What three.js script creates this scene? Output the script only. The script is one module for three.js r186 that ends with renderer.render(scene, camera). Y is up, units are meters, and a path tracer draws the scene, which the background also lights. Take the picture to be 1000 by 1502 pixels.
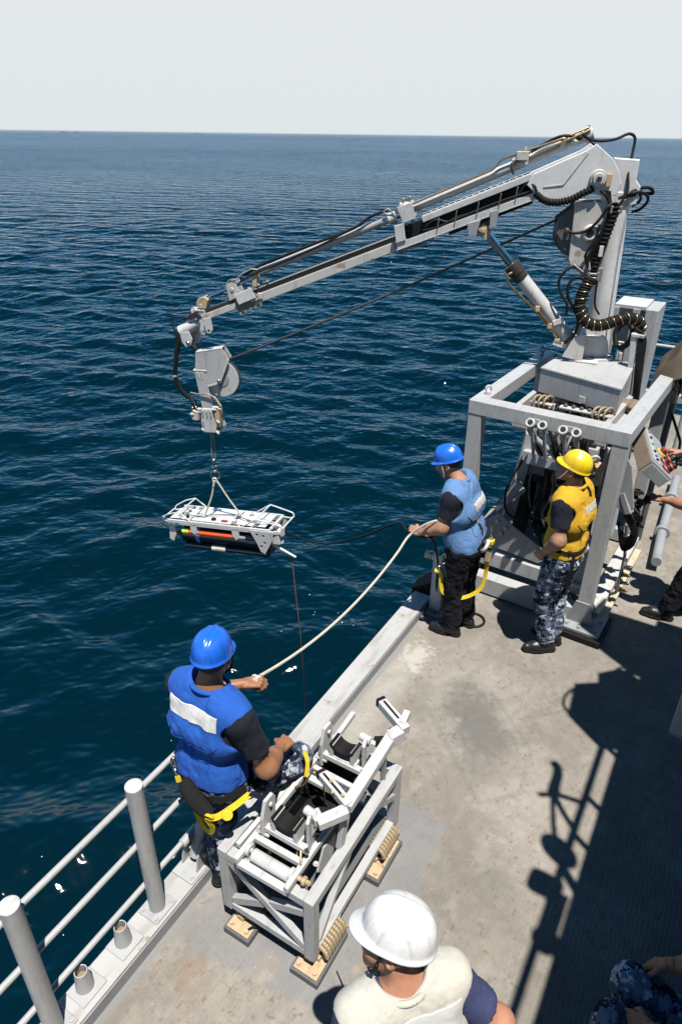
import * as THREE from 'three';
import { RoundedBoxGeometry } from 'three/addons/geometries/RoundedBoxGeometry.js';
import { mergeGeometries } from 'three/addons/utils/BufferGeometryUtils.js';

// ---------------------------------------------------------------- camera, sky, sun, exposure
const scene = new THREE.Scene();
const camera = new THREE.PerspectiveCamera(73.8, 1000 / 1502, 0.05, 30000);
{
  // heading 30.5 degrees to port of the ship's axis (-z), pitched down, with the slight roll of a hand-held shot
  const pitch = 0.5052, roll = 0.0130, yaw = 0.5323;
  camera.rotation.order = 'YXZ';
  camera.rotation.set(-pitch, yaw, roll);
  camera.position.set(0, 3.85, 0);
}
scene.add(camera);
const renderer = new THREE.WebGLRenderer({ antialias: true });
renderer.setSize(681, 1024);
renderer.toneMapping = THREE.LinearToneMapping;
renderer.toneMappingExposure = 2.4;
renderer.shadowMap.enabled = true;
const SUN = new THREE.Vector3(0.43, 1.75, 0.40).normalize();
{
  const w = 128, h = 1800, d = new Float32Array(w * h * 4);
  // white haze low over the water, deep blue overhead
  const stops = [[-90, 0.015, 0.0375, 0.06], [-0.06, 0.015, 0.0375, 0.06], [0, 0.3038, 0.33, 0.342], [2, 0.315, 0.3337, 0.3435], [8.2, 0.3225, 0.3367, 0.3473], [9.8, 0.1387, 0.3, 0.4387], [14, 0.0825, 0.2662, 0.4575], [22, 0.0525, 0.2175, 0.4163], [32, 0.027, 0.135, 0.315], [44, 0.012, 0.0675, 0.1875], [60, 0.0045, 0.0255, 0.0788], [90, 0.003, 0.0165, 0.0525]];
  for (let j = 0; j < h; j++) {
    const el = ((j + .5) / h - .5) * 180;
    let k = 0; while (k < stops.length - 2 && el > stops[k + 1][0]) k++;
    const a = stops[k], b = stops[k + 1], t = Math.min(1, Math.max(0, (el - a[0]) / (b[0] - a[0])));
    for (let i = 0; i < w; i++) {
      const az = ((i + .5) / w - .5) * 2 * Math.PI, ce = Math.cos(el * Math.PI / 180), se = Math.sin(el * Math.PI / 180);
      const cs = ce * Math.cos(az) * SUN.x + se * SUN.y + ce * Math.sin(az) * SUN.z;
      const glow = el > 0 ? .06 * Math.exp((cs - 1) * 18) : 0;
      const o = (j * w + i) * 4;
      for (let c = 0; c < 3; c++) d[o + c] = a[1 + c] + (b[1 + c] - a[1 + c]) * t + glow * [1, .95, .85][c];
      d[o + 3] = 1;
    }
  }
  const sky = new THREE.DataTexture(d, w, h, THREE.RGBAFormat, THREE.FloatType);
  sky.mapping = THREE.EquirectangularReflectionMapping; sky.magFilter = THREE.LinearFilter; sky.needsUpdate = true;
  scene.background = sky; scene.environment = sky;
}
const sun = new THREE.DirectionalLight(new THREE.Color(1, .955, .88), 5);
sun.target.position.set(-1.5, 0, -4); sun.position.copy(sun.target.position).addScaledVector(SUN, 40);
sun.castShadow = true; sun.shadow.mapSize.set(4096, 4096);
Object.assign(sun.shadow.camera, { left: -12, right: 12, top: 12, bottom: -12, near: 1, far: 90 });
scene.add(sun, sun.target);

// ---------------------------------------------------------------- helpers
const V = (x, y, z) => new THREE.Vector3(x, y, z);
function rng(seed) { let s = seed >>> 0; return () => { s = (s + 0x6D2B79F5) | 0; let t = Math.imul(s ^ (s >>> 15), 1 | s); t = (t + Math.imul(t ^ (t >>> 7), 61 | t)) ^ t; return ((t ^ (t >>> 14)) >>> 0) / 4294967296; }; }
const P3 = (() => { const r = rng(77), a = new Float32Array(65536); for (let i = 0; i < 65536; i++) a[i] = r(); return a; })();
function hash3(x, y, z) { return P3[((x * 73856093) ^ (y * 19349663) ^ (z * 83492791)) & 65535]; }
const sm = (t) => t * t * (3 - 2 * t);
const mix = (a, b, t) => a + (b - a) * t;
const clamp = (x, a = 0, b = 1) => Math.min(b, Math.max(a, x));
const step = (a, b, x) => sm(clamp((x - a) / (b - a)));
function noise3(x, y, z) {
  const i = Math.floor(x), j = Math.floor(y), k = Math.floor(z), u = sm(x - i), v = sm(y - j), w = sm(z - k);
  const l = (dj, dk) => mix(hash3(i, j + dj, k + dk), hash3(i + 1, j + dj, k + dk), u);
  return mix(mix(l(0, 0), l(1, 0), v), mix(l(0, 1), l(1, 1), v), w);
}
// tileable 2-D noise of n cells a side
function noiseT(x, y, n, s) {
  const i = Math.floor(x), j = Math.floor(y), u = sm(x - i), v = sm(y - j), m = (a) => ((a % n) + n) % n;
  const i0 = m(i), i1 = m(i + 1), j0 = m(j), j1 = m(j + 1);
  return mix(mix(hash3(i0, j0, s), hash3(i1, j0, s), u), mix(hash3(i0, j1, s), hash3(i1, j1, s), u), v);
}
function fbmT(x, y, n, oct, s) { let a = 0, f = .5, t = 0; for (let o = 0; o < oct; o++) { a += f * noiseT(x * n, y * n, n, s + o); t += f; n *= 2; f *= .55; } return a / t; }
function tex(w, h, fn, srgb = false, rx = 1, ry = rx) {
  const d = new Uint8Array(w * h * 4), e = srgb ? (c) => 255 * (c <= .0031308 ? c * 12.92 : 1.055 * Math.pow(c, 1 / 2.4) - .055) : (c) => c * 255;
  for (let j = 0; j < h; j++) for (let i = 0; i < w; i++) {
    const c = fn((i + .5) / w, (j + .5) / h), o = (j * w + i) * 4;
    if (typeof c === 'number') d[o] = d[o + 1] = d[o + 2] = e(clamp(c)); else for (let k = 0; k < 3; k++) d[o + k] = e(clamp(c[k]));
    d[o + 3] = 255;
  }
  const t = new THREE.DataTexture(d, w, h); t.wrapS = t.wrapT = THREE.RepeatWrapping; t.magFilter = THREE.LinearFilter; t.minFilter = THREE.LinearMipmapLinearFilter; t.generateMipmaps = true;
  if (srgb) t.colorSpace = THREE.SRGBColorSpace; t.repeat.set(rx, ry); t.needsUpdate = true; return t;
}
function again(t, rx, ry = rx) { const c = t.clone(); c.repeat.set(rx, ry); c.needsUpdate = true; return c; }
const used = new Map();
function numbered(n) { const k = used.get(n) || 0; used.set(n, k + 1); return k ? n + '_' + String(k).padStart(3, '0') : n; }
function tag(o, label, category, group) { o.userData.label = label; o.userData.category = category; if (group) o.userData.group = group; return o; }
function thing(name, label, category, pos = [0, 0, 0], yaw = 0, group) {
  const g = new THREE.Group(); g.name = numbered(name); g.position.set(...pos); g.rotation.y = yaw; scene.add(g); return tag(g, label, category, group);
}
// box-projected texture coordinates in metres
function uvBox(g) {
  const p = g.attributes.position, n = g.attributes.normal, uv = new Float32Array(p.count * 2);
  for (let i = 0; i < p.count; i += 3) {
    let x = 0, y = 0, z = 0; for (let k = 0; k < 3; k++) { x += n.getX(i + k); y += n.getY(i + k); z += n.getZ(i + k); }
    x = Math.abs(x); y = Math.abs(y); z = Math.abs(z);
    for (let k = 0; k < 3; k++) {
      const a = i + k, X = p.getX(a), Y = p.getY(a), Z = p.getZ(a);
      const [u, v] = y >= x && y >= z ? [X, -Z] : x >= z ? [Z, Y] : [X, Y];
      uv[a * 2] = u; uv[a * 2 + 1] = v;
    }
  }
  g.setAttribute('uv', new THREE.BufferAttribute(uv, 2)); return g;
}
function join(geos, keepUV) {
  const l = (Array.isArray(geos) ? geos : [geos]).filter(Boolean).map((g) => {
    const q = g.index ? g.toNonIndexed() : g.clone();
    for (const k of Object.keys(q.attributes)) if (!['position', 'normal', 'uv'].includes(k)) q.deleteAttribute(k);
    if (!q.attributes.uv) q.setAttribute('uv', new THREE.BufferAttribute(new Float32Array(q.attributes.position.count * 2), 2));
    q.morphAttributes = {}; return q;
  });
  const m = l.length > 1 ? mergeGeometries(l) : l[0];
  return keepUV ? m : uvBox(m);
}
function obj(name, geos, mat, parent = scene, keepUV) {
  const m = new THREE.Mesh(join(geos, keepUV), mat); m.name = parent === scene ? numbered(name) : name; m.castShadow = m.receiveShadow = true; parent.add(m); return m;
}
function struct(name, geos, mat, keepUV) { const m = obj(name, geos, mat, scene, keepUV); m.userData.kind = 'structure'; return m; }
const box = (w, h, d, x = 0, y = 0, z = 0, r = Math.min(.006, w * .3, h * .3, d * .3)) => new RoundedBoxGeometry(w, h, d, 1, r).translate(x, y, z);
// box between corners
const bb = (x0, y0, z0, x1, y1, z1, r) => box(Math.abs(x1 - x0), Math.abs(y1 - y0), Math.abs(z1 - z0), (x0 + x1) / 2, (y0 + y1) / 2, (z0 + z1) / 2, r);
const v3 = (a) => a.isVector3 ? a : V(...a);
// square bar from a to b, width w across and height h towards up
function bar(a, b, w, h = w, up = [0, 1, 0], r = Math.min(.005, w * .3, h * .3)) {
  a = v3(a); b = v3(b); const z = b.clone().sub(a), L = z.length(); z.normalize();
  let x = v3(up).clone().cross(z); if (x.lengthSq() < 1e-6) x = V(1, 0, 0).cross(z); if (x.lengthSq() < 1e-6) x = V(0, 0, 1).cross(z); x.normalize();
  const y = z.clone().cross(x);
  return new RoundedBoxGeometry(w, h, L, 1, r).applyMatrix4(new THREE.Matrix4().makeBasis(x, y, z).setPosition(a.add(b).multiplyScalar(.5)));
}
function cyl(a, b, r0, r1 = r0, n = 16, open = false) {
  a = v3(a); b = v3(b); const y = b.clone().sub(a), L = y.length();
  const c = Math.min(.004, r0 * .25, r1 * .25, L * .2);
  const pts = open ? [[r0, -L / 2], [r1, L / 2]] : [[0, -L / 2], [r0 - c, -L / 2], [r0, -L / 2 + c], [r1, L / 2 - c], [r1 - c, L / 2], [0, L / 2]];
  const g = new THREE.LatheGeometry(pts.map((p) => new THREE.Vector2(...p)), n);
  const q = crease(g);
  return q.applyMatrix4(new THREE.Matrix4().makeRotationFromQuaternion(new THREE.Quaternion().setFromUnitVectors(V(0, 1, 0), y.normalize())).setPosition(a.clone().add(b).multiplyScalar(.5)));
}
// split normals at edges sharper than ~40 degrees
function crease(g, lim = .76) {
  const q = g.index ? g.toNonIndexed() : g, p = q.attributes.position, n = new Float32Array(p.count * 3), map = new Map(), fn = [];
  const A = V(), B = V(), C = V();
  for (let i = 0; i < p.count; i += 3) {
    A.fromBufferAttribute(p, i); B.fromBufferAttribute(p, i + 1); C.fromBufferAttribute(p, i + 2);
    const f = B.clone().sub(A).cross(C.clone().sub(A)), ar = f.length(); fn.push(f);
    for (let k = 0; k < 3; k++) { const key = [p.getX(i + k), p.getY(i + k), p.getZ(i + k)].map((c) => Math.round(c * 1e5)).join(); (map.get(key) || map.set(key, []).get(key)).push(i / 3); }
  }
  for (let i = 0; i < p.count; i++) {
    const f = fn[Math.floor(i / 3)], u = f.clone().normalize(), s = V(0, 0, 0);
    for (const k of map.get([p.getX(i), p.getY(i), p.getZ(i)].map((c) => Math.round(c * 1e5)).join())) { const w = fn[k], l = w.length(); if (l > 1e-12 && w.dot(u) / l > lim) s.add(w); }
    s.normalize(); n[i * 3] = s.x; n[i * 3 + 1] = s.y; n[i * 3 + 2] = s.z;
  }
  q.setAttribute('normal', new THREE.BufferAttribute(n, 3)); return q;
}
const curve = (pts, closed = false) => new THREE.CatmullRomCurve3(pts.map(v3), closed, 'centripetal');
function tube(pts, r, seg = pts.length * 8, n = 8, closed = false) { return new THREE.TubeGeometry(pts.isCurve || pts.getPoint ? pts : curve(pts, closed), seg, r, n, closed); }
const poly = (pts) => new THREE.CurvePath && (() => { const c = new THREE.CurvePath(); for (let i = 0; i + 1 < pts.length; i++) c.add(new THREE.LineCurve3(v3(pts[i]), v3(pts[i + 1]))); return c; })();
// bent rod: round elbows
function rod(pts, r, n = 8, bend = .03) {
  const P = pts.map(v3), out = [P[0]];
  for (let i = 1; i + 1 < P.length; i++) {
    const a = P[i - 1].clone().sub(P[i]), b = P[i + 1].clone().sub(P[i]), d = Math.min(bend, a.length() * .45, b.length() * .45);
    const p = P[i].clone().addScaledVector(a.normalize(), d), q = P[i].clone().addScaledVector(b.normalize(), d);
    for (let k = 0; k <= 4; k++) { const t = k / 4; out.push(p.clone().multiplyScalar((1 - t) * (1 - t)).addScaledVector(P[i], 2 * t * (1 - t)).addScaledVector(q, t * t)); }
  }
  out.push(P[P.length - 1]);
  return sweep(out, r, n);
}
// tube through given points exactly, parallel-transported frame; r may be a function of the share along
function sweep(P, r, n = 8, closed = false, capped = true) {
  const N = P.length, pos = [], nor = [], uv = [], idx = []; let x = null, L = 0;
  for (let i = 0; i < N; i++) {
    const t = P[Math.min(N - 1, i + 1)].clone().sub(P[Math.max(0, i - 1)]).normalize();
    if (!x) { x = Math.abs(t.y) < .9 ? V(0, 1, 0) : V(1, 0, 0); }
    x = x.clone().addScaledVector(t, -x.dot(t)).normalize(); const y = t.clone().cross(x);
    if (i) L += P[i].distanceTo(P[i - 1]);
    const R = typeof r === 'function' ? r(i / (N - 1)) : r;
    for (let k = 0; k <= n; k++) { const a = k / n * 2 * Math.PI, c = Math.cos(a), s = Math.sin(a), d = x.clone().multiplyScalar(c).addScaledVector(y, s); pos.push(P[i].x + d.x * R, P[i].y + d.y * R, P[i].z + d.z * R); nor.push(d.x, d.y, d.z); uv.push(L, k / n); }
  }
  for (let i = 0; i + 1 < N; i++) for (let k = 0; k < n; k++) { const a = i * (n + 1) + k, b = a + n + 1; idx.push(a, a + 1, b, a + 1, b + 1, b); }
  if (capped) for (const e of [0, N - 1]) {
    const t = (e ? P[e].clone().sub(P[e - 1]) : P[0].clone().sub(P[1])).normalize(), c = pos.length / 3;
    pos.push(P[e].x, P[e].y, P[e].z); nor.push(t.x, t.y, t.z); uv.push(0, 0);
    for (let k = 0; k <= n; k++) { const o = (e * (n + 1) + k) * 3; pos.push(pos[o], pos[o + 1], pos[o + 2]); nor.push(t.x, t.y, t.z); uv.push(0, 0); }
    for (let k = 0; k < n; k++) e ? idx.push(c, c + 1 + k, c + 2 + k) : idx.push(c, c + 2 + k, c + 1 + k);
  }
  const g = new THREE.BufferGeometry();
  g.setAttribute('position', new THREE.Float32BufferAttribute(pos, 3)); g.setAttribute('normal', new THREE.Float32BufferAttribute(nor, 3)); g.setAttribute('uv', new THREE.Float32BufferAttribute(uv, 2)); g.setIndex(idx); return g;
}
const hose = (pts, r, seg = 10, n = 8) => sweep(curve(pts).getPoints(pts.length * seg), r, n);
// plate: outline in local xy, thickness d centred on z
function plate(pts, d, z = 0, holes = [], bev = .003) {
  const s = new THREE.Shape(pts.map((p) => new THREE.Vector2(p[0], p[1])));
  for (const [x, y, r] of holes) { const h = new THREE.Path(); h.absarc(x, y, r, 0, Math.PI * 2, true); s.holes.push(h); }
  return new THREE.ExtrudeGeometry(s, { depth: d - 2 * bev, bevelEnabled: bev > 0, bevelSize: bev, bevelThickness: bev, bevelSegments: 1, curveSegments: 12 }).translate(0, 0, z - d / 2 + bev);
}
const rot = (g, x, y, z) => g.applyMatrix4(new THREE.Matrix4().makeRotationFromEuler(new THREE.Euler(x, y, z)));
const mov = (g, x, y, z) => g.translate(x, y, z);
const torus = (R, r, n = 20, m = 8, arc = Math.PI * 2) => new THREE.TorusGeometry(R, r, m, n, arc);
// hexagon bolt head with washer, pointing along +y
const bolt = (x, y, z, r = .012, h = .01) => join([new THREE.CylinderGeometry(r, r, h, 6).translate(x, y + h / 2 + .002, z), new THREE.CylinderGeometry(r * 1.45, r * 1.45, .003, 12).translate(x, y + .0015, z)]);

// ---------------------------------------------------------------- materials
const T = {};
T.grime = tex(1024, 1024, (x, y) => {                                // paint: broad mottling, scuffs, pinholes
  const a = fbmT(x, y, 4, 6, 1), b = fbmT(x, y, 24, 4, 9), s = fbmT(x * 3, y, 8, 5, 17);
  const st = fbmT(x * 5, y * .5, 8, 4, 23); let v = .93 + .22 * (a - .5) + .13 * (b - .5); if (s > .64) v -= (s - .64) * .9; if (st > .58) v -= (st - .58) * .55; return v;
});
T.worn = tex(1024, 1024, (x, y) => {                                 // paint with rust bleeding and chips
  const a = fbmT(x, y, 4, 6, 31), r = fbmT(x, y, 10, 6, 41), f = fbmT(x, y, 40, 4, 51);
  let v = .92 + .2 * (a - .5) + .08 * (f - .5), c = [v, v * .995, v * .98];
  const k = .8 * step(.66, .80, r + .22 * (f - .5)); c = [mix(c[0], .46, k), mix(c[1], .33, k), mix(c[2], .22, k)]; const g = .5 * step(.55, .75, fbmT(x * 2, y * .5, 8, 5, 57)); c = c.map((e, i) => mix(e, [.62, .58, .52][i], g));
  return c;
}, true);
T.smudge = tex(512, 512, (x, y) => .45 + .55 * fbmT(x, y, 6, 5, 63));
T.micro = tex(512, 512, (x, y) => fbmT(x, y, 32, 4, 71));
T.cloth = tex(512, 512, (x, y) => { const w = .5 + .25 * Math.sin(x * 2 * Math.PI * 128) * Math.sin(y * 2 * Math.PI * 128); return .6 * w + .4 * fbmT(x, y, 16, 4, 81); });
T.fade = tex(512, 512, (x, y) => .82 + .32 * (fbmT(x, y, 5, 6, 91) - .42) + .1 * (fbmT(x, y, 60, 2, 95) - .5));
T.lay = tex(64, 64, (x, y) => { const t = ((x + y) % 1); return Math.pow(Math.sin(t * Math.PI), .6); });       // twisted lay of a rope: one strand per tile
T.cam = (() => {                                                   // digital camouflage, 128 x 128 cells of ~8 mm
  const n = 96, r = rng(5), cells = [];
  for (let j = 0; j < n; j++) for (let i = 0; i < n; i++) {
    const a = fbmT(i / n, j / n, 12, 3, 101) + .1 * (r() - .5), b = fbmT(i / n + .37, j / n + .11, 16, 3, 111) + .12 * (r() - .5), c = fbmT(i / n + .7, j / n + .4, 24, 2, 121) + .1 * (r() - .5);
    cells.push(c > .66 ? [.42, .45, .50] : b > .555 ? [.135, .165, .23] : a > .52 ? [.038, .058, .105] : [.008, .011, .023]);
  }
  return tex(n * 4, n * 4, (x, y) => cells[Math.floor(y * n) * n + Math.floor(x * n)], true, 1.25);
})();
const lin = (r, g, b) => new THREE.Color().setRGB(r * .58, g * .58, b * .58);  // painted and dyed things, under this exposure
function mat(o) { return new THREE.MeshPhysicalMaterial({ roughness: .6, metalness: 0, side: THREE.DoubleSide, ...o }); }
const paint = (r, g, b, rough = .5, o = {}) => mat({ color: lin(r, g, b), map: again(T.grime, 1.4), roughness: rough, roughnessMap: null, bumpMap: again(T.micro, 5), bumpScale: .0006, ...o });
const cloth = (r, g, b, o = {}) => mat({ color: lin(r, g, b), map: again(T.fade, 2.6), roughness: .95, bumpMap: again(T.cloth, 4), bumpScale: .0012, sheen: .25, sheenRoughness: .6, sheenColor: lin(r * .8 + .05, g * .8 + .05, b * .8 + .05), specularIntensity: .35, ...o });
const M = {
  grey: paint(.43, .435, .44), greyLight: paint(.54, .54, .54), greyWorn: mat({ color: lin(.52, .515, .505), map: again(T.worn, .9), roughness: .55, bumpMap: again(T.micro, 4), bumpScale: .0008 }),
  craneGrey: paint(.66, .66, .665), greyMid: paint(.30, .31, .325), greyDark: paint(.10, .105, .11), white: paint(.41, .415, .42, .45), whiteWorn: mat({ color: lin(.43, .43, .43), map: again(T.worn, .8), roughness: .6, bumpMap: again(T.micro, 4), bumpScale: .001 }), whiteClean: paint(.62, .62, .62, .4),
  rust: mat({ color: lin(.30, .20, .125), map: again(T.fade, 5), roughness: .85, bumpMap: again(T.micro, 8), bumpScale: .001 }),
  tan: mat({ color: lin(.50, .37, .23), map: again(T.worn, 2.3), roughness: .7, bumpMap: again(T.micro, 6), bumpScale: .0006 }),
  black: mat({ color: lin(.010, .010, .0105), map: again(T.grime, 3), roughness: .55, specularIntensity: .35, bumpMap: again(T.micro, 6), bumpScale: .0006 }),
  rubber: mat({ color: lin(.011, .0105, .010), map: again(T.fade, 4), roughness: .7, specularIntensity: .3 }),
  gloss: mat({ color: lin(.006, .006, .007), roughness: .16, clearcoat: .6, clearcoatRoughness: .1, roughnessMap: T.smudge }),
  grease: mat({ color: lin(.028, .021, .016), map: again(T.worn, 3), roughness: .48 }),
  steel: mat({ color: lin(.62, .62, .61), metalness: 1, roughness: .33, roughnessMap: T.smudge }), chrome: mat({ color: lin(.78, .79, .8), metalness: 1, roughness: .12 }),
  brass: mat({ color: lin(.62, .44, .22), metalness: .9, roughness: .42, roughnessMap: T.smudge }),
  canvas: cloth(.24, .19, .145), tarp: cloth(.115, .09, .068), yellowStrap: cloth(.78, .56, .03, { map: again(T.fade, 9) }), strapBlack: cloth(.014, .014, .016), strapNavy: cloth(.018, .022, .04),
  reflect: mat({ color: lin(.55, .54, .5), roughness: .5, map: again(T.grime, 5) }), reflectWhite: mat({ color: lin(.78, .78, .76), roughness: .5, map: again(T.grime, 5) }),
  orange: mat({ color: lin(.92, .10, .012), roughness: .4, map: again(T.grime, 4) }), lime: mat({ color: lin(.42, .75, .04), roughness: .45 }), cyan: mat({ color: lin(.02, .25, .5), roughness: .45 }),
  red: mat({ color: lin(.34, .025, .02), map: again(T.fade, 9), roughness: .6 }), green: mat({ color: lin(.03, .3, .1), roughness: .45 }), yellow: mat({ color: lin(.75, .55, .03), roughness: .45 }),
  rope: mat({ color: lin(.62, .58, .50), map: again(T.fade, 7, 1), roughness: .95 }), cableGrease: mat({ color: lin(.035, .035, .037), roughness: .5 }), cord: mat({ color: lin(.19, .05, .05), roughness: .8 }),
  wireRope: mat({ color: lin(.46, .355, .225), roughness: .55, metalness: .2, bumpMap: again(T.lay, 70, 2), bumpScale: .004, map: again(T.fade, 6, 1) }),
  wireSteel: mat({ color: lin(.30, .29, .27), roughness: .5, metalness: .5 }),
};

// ---------------------------------------------------------------- the sea, 4 m below the deck
const SEA_Y = -4;
{
  // one wave field, periodic over 44 m: its long waves shape the mesh, all of it is in the normal map
  const S = 44, n = 2048, K = 2 * Math.PI / S, r = rng(11), W = [];
  for (let i = 0; i < 210; i++) {
    const L = .12 * Math.pow(80, Math.pow(i / 209, 1.25)), spread = L > 3 ? .6 : 1.25, a = Math.PI / 2 - .33 + (r() + r() + r() - 1.5) * spread;
    const kx = Math.round(S / L * Math.cos(a)), kz = Math.round(S / L * Math.sin(a)), k = K * Math.hypot(kx, kz);
    if (k) W.push({ kx, kz, k, a: (.0195 + .009 * step(.3, 2.2, 2 * Math.PI / k)) / k * (.4 + 1.1 * r()) / (1 + Math.pow(2 * Math.PI / k / 5, 3)), ph: r() * 6.283 });
  }
  const hgt = (x, z, Lmin) => { let y = 0; for (const w of W) if (w.k < 6.283 / Lmin) { const t = K * (w.kx * x + w.kz * z) + w.ph; y += w.a * (Math.cos(t) + .22 * Math.cos(2 * t)); } return y; };
  const nx = new Float32Array(n * n), nz = new Float32Array(n * n);
  for (const w of W) for (const m of [1, 2]) {
    const a = w.a * (m === 2 ? .22 : 1) * m; if (m === 2 && w.k > 18) continue;
    const cx = [], sx = []; for (let i = 0; i < n; i++) { const t = m * (2 * Math.PI * w.kx * i / n + w.ph); cx.push(Math.cos(t)); sx.push(Math.sin(t)); }
    for (let j = 0; j < n; j++) { const t = -m * 2 * Math.PI * w.kz * j / n, c = Math.cos(t), s = Math.sin(t), ax = a * w.kx * K, az = a * w.kz * K; let q = j * n; for (let i = 0; i < n; i++, q++) { const e = sx[i] * c + cx[i] * s; nx[q] += ax * e; nz[q] += az * e; } }
  }
  let ms = 0; for (let q = 0; q < n * n; q += 7) ms += nx[q] * nx[q] + nz[q] * nz[q];
  console.log('sea mean square slope', ms / (n * n / 7));
  const map = tex(n, n, (x, y) => { const q = Math.floor(y * n) * n + Math.floor(x * n), l = Math.hypot(nx[q], nz[q], 1); return [.5 + .5 * nx[q] / l, .5 - .5 * nz[q] / l, .5 + .5 / l]; });
  map.repeat.set(1 / S, 1 / S);
  const rings = []; let d = 2.2; while (d < 14000) { rings.push(d); d += Math.max(.085, d * d / (7.85 * 681) * 1.0) + (d > 400 ? d * .05 : 0); }
  const N = 620, arc = 1.9, head = -Math.PI / 2 - .5323;              // fine sector the camera could look at; coarse all round
  const ang = []; for (let i = 0; i <= N; i++) ang.push(head - arc / 2 + arc * i / N);
  for (let i = 1; i <= 40; i++) ang.push(head + arc / 2 + (2 * Math.PI - arc) * i / 40);
  const C = ang.length, pos = new Float32Array(rings.length * C * 3), nor = new Float32Array(pos.length), uv = new Float32Array(rings.length * C * 2), idx = [];
  rings.forEach((R, j) => {
    const sp = Math.max(.1, R * R / 5346, R * .003), Lmin = Math.max(.9, 3 * sp), on = R < 260;
    ang.forEach((A, i) => {
      const x = R * Math.cos(A), z = R * Math.sin(A), o = (j * C + i) * 3;
      pos[o] = x; pos[o + 1] = SEA_Y + (on && i <= N ? hgt(x, z, Lmin) * step(260, 120, R) : 0); pos[o + 2] = z;
      // slow swell and gusts tilt the surface a little, so that the 44 m field never reads as a repeat
      const gx = .05 * (noise3(x * .045, z * .02, 1) - .5) + .03 * (noise3(x * .011, z * .006, 4) - .5), gz = .06 * (noise3(x * .03, z * .06, 2) - .5) + .05 * (noise3(x * .004, z * .009, 5) - .5), seen = .2 * R / (R + 22), bx = gx - seen * Math.cos(A), bz = gz - seen * Math.sin(A), l = Math.hypot(bx, bz, 1);   // towards the ship one sees the near faces of the waves, their backs are hidden
      nor[o] = bx / l; nor[o + 1] = 1 / l; nor[o + 2] = bz / l;
      uv[(j * C + i) * 2] = x; uv[(j * C + i) * 2 + 1] = -z;
    });
  });
  // ripples too small to see far off become roughness, in rings
  const g = new THREE.BufferGeometry(), zones = [[45, .06, 1], [90, .12, 1.05], [180, .18, 1.15], [400, .24, 1.25], [1e9, .3, 1.3]]; let zone = 0, from = 0;
  for (let j = 0; j + 1 < rings.length; j++) {
    if (rings[j] > zones[zone][0]) { g.addGroup(from, idx.length - from, zone++); from = idx.length; }
    for (let i = 0; i + 1 < C; i++) { const a = j * C + i, b = a + C; idx.push(a, a + 1, b, a + 1, b + 1, b); }
  }
  g.addGroup(from, idx.length - from, zone);
  g.setAttribute('position', new THREE.BufferAttribute(pos, 3)); g.setAttribute('normal', new THREE.BufferAttribute(nor, 3)); g.setAttribute('uv', new THREE.BufferAttribute(uv, 2)); g.setIndex(idx);
  const sea = new THREE.Mesh(g, zones.map(([, rough, ns]) => mat({ color: new THREE.Color(1, 1, 1), transmission: 1, thickness: 0, roughness: rough, ior: 1.333, normalMap: map, normalScale: new THREE.Vector2(ns, ns) })));
  sea.name = 'sea'; sea.userData.kind = 'structure'; sea.receiveShadow = true; scene.add(sea);
  // the blue dark of the deep water below the surface
  const deep = new THREE.Mesh(new THREE.CircleGeometry(13900, 96).rotateX(-Math.PI / 2).translate(0, -34, 0), mat({ color: lin(.0002, .0105, .0178), roughness: 1, specularIntensity: 0 }));
  deep.name = 'sea_depths'; deep.userData.kind = 'structure'; scene.add(deep);
  // flecks of foam near the hull
  const fl = [];
  for (let i = 0; i < 55; i++) {
    const z = -9 + 9 * r(), x = -2.4 - 3.6 * Math.pow(r(), 1.2), s = .003 + .008 * Math.pow(r(), 4), p = [];
    for (let k = 0; k < 6; k++) p.push([Math.cos(k * 1.05) * s * (.5 + r()), Math.sin(k * 1.05) * s * (.4 + .7 * r())]);
    const y = hgt(x, z, .9);
    fl.push(rot(plate(p, .012, 0, [], .003), -Math.PI / 2, 0, 0).translate(x, SEA_Y + y + .012, z));
  }
  const foam = obj('sea_foam', fl, mat({ color: lin(.75, .8, .82), roughness: .8 })); foam.userData.kind = 'stuff'; foam.userData.label = 'small white flecks of foam on the dark water'; foam.userData.category = 'foam';
}

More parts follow.
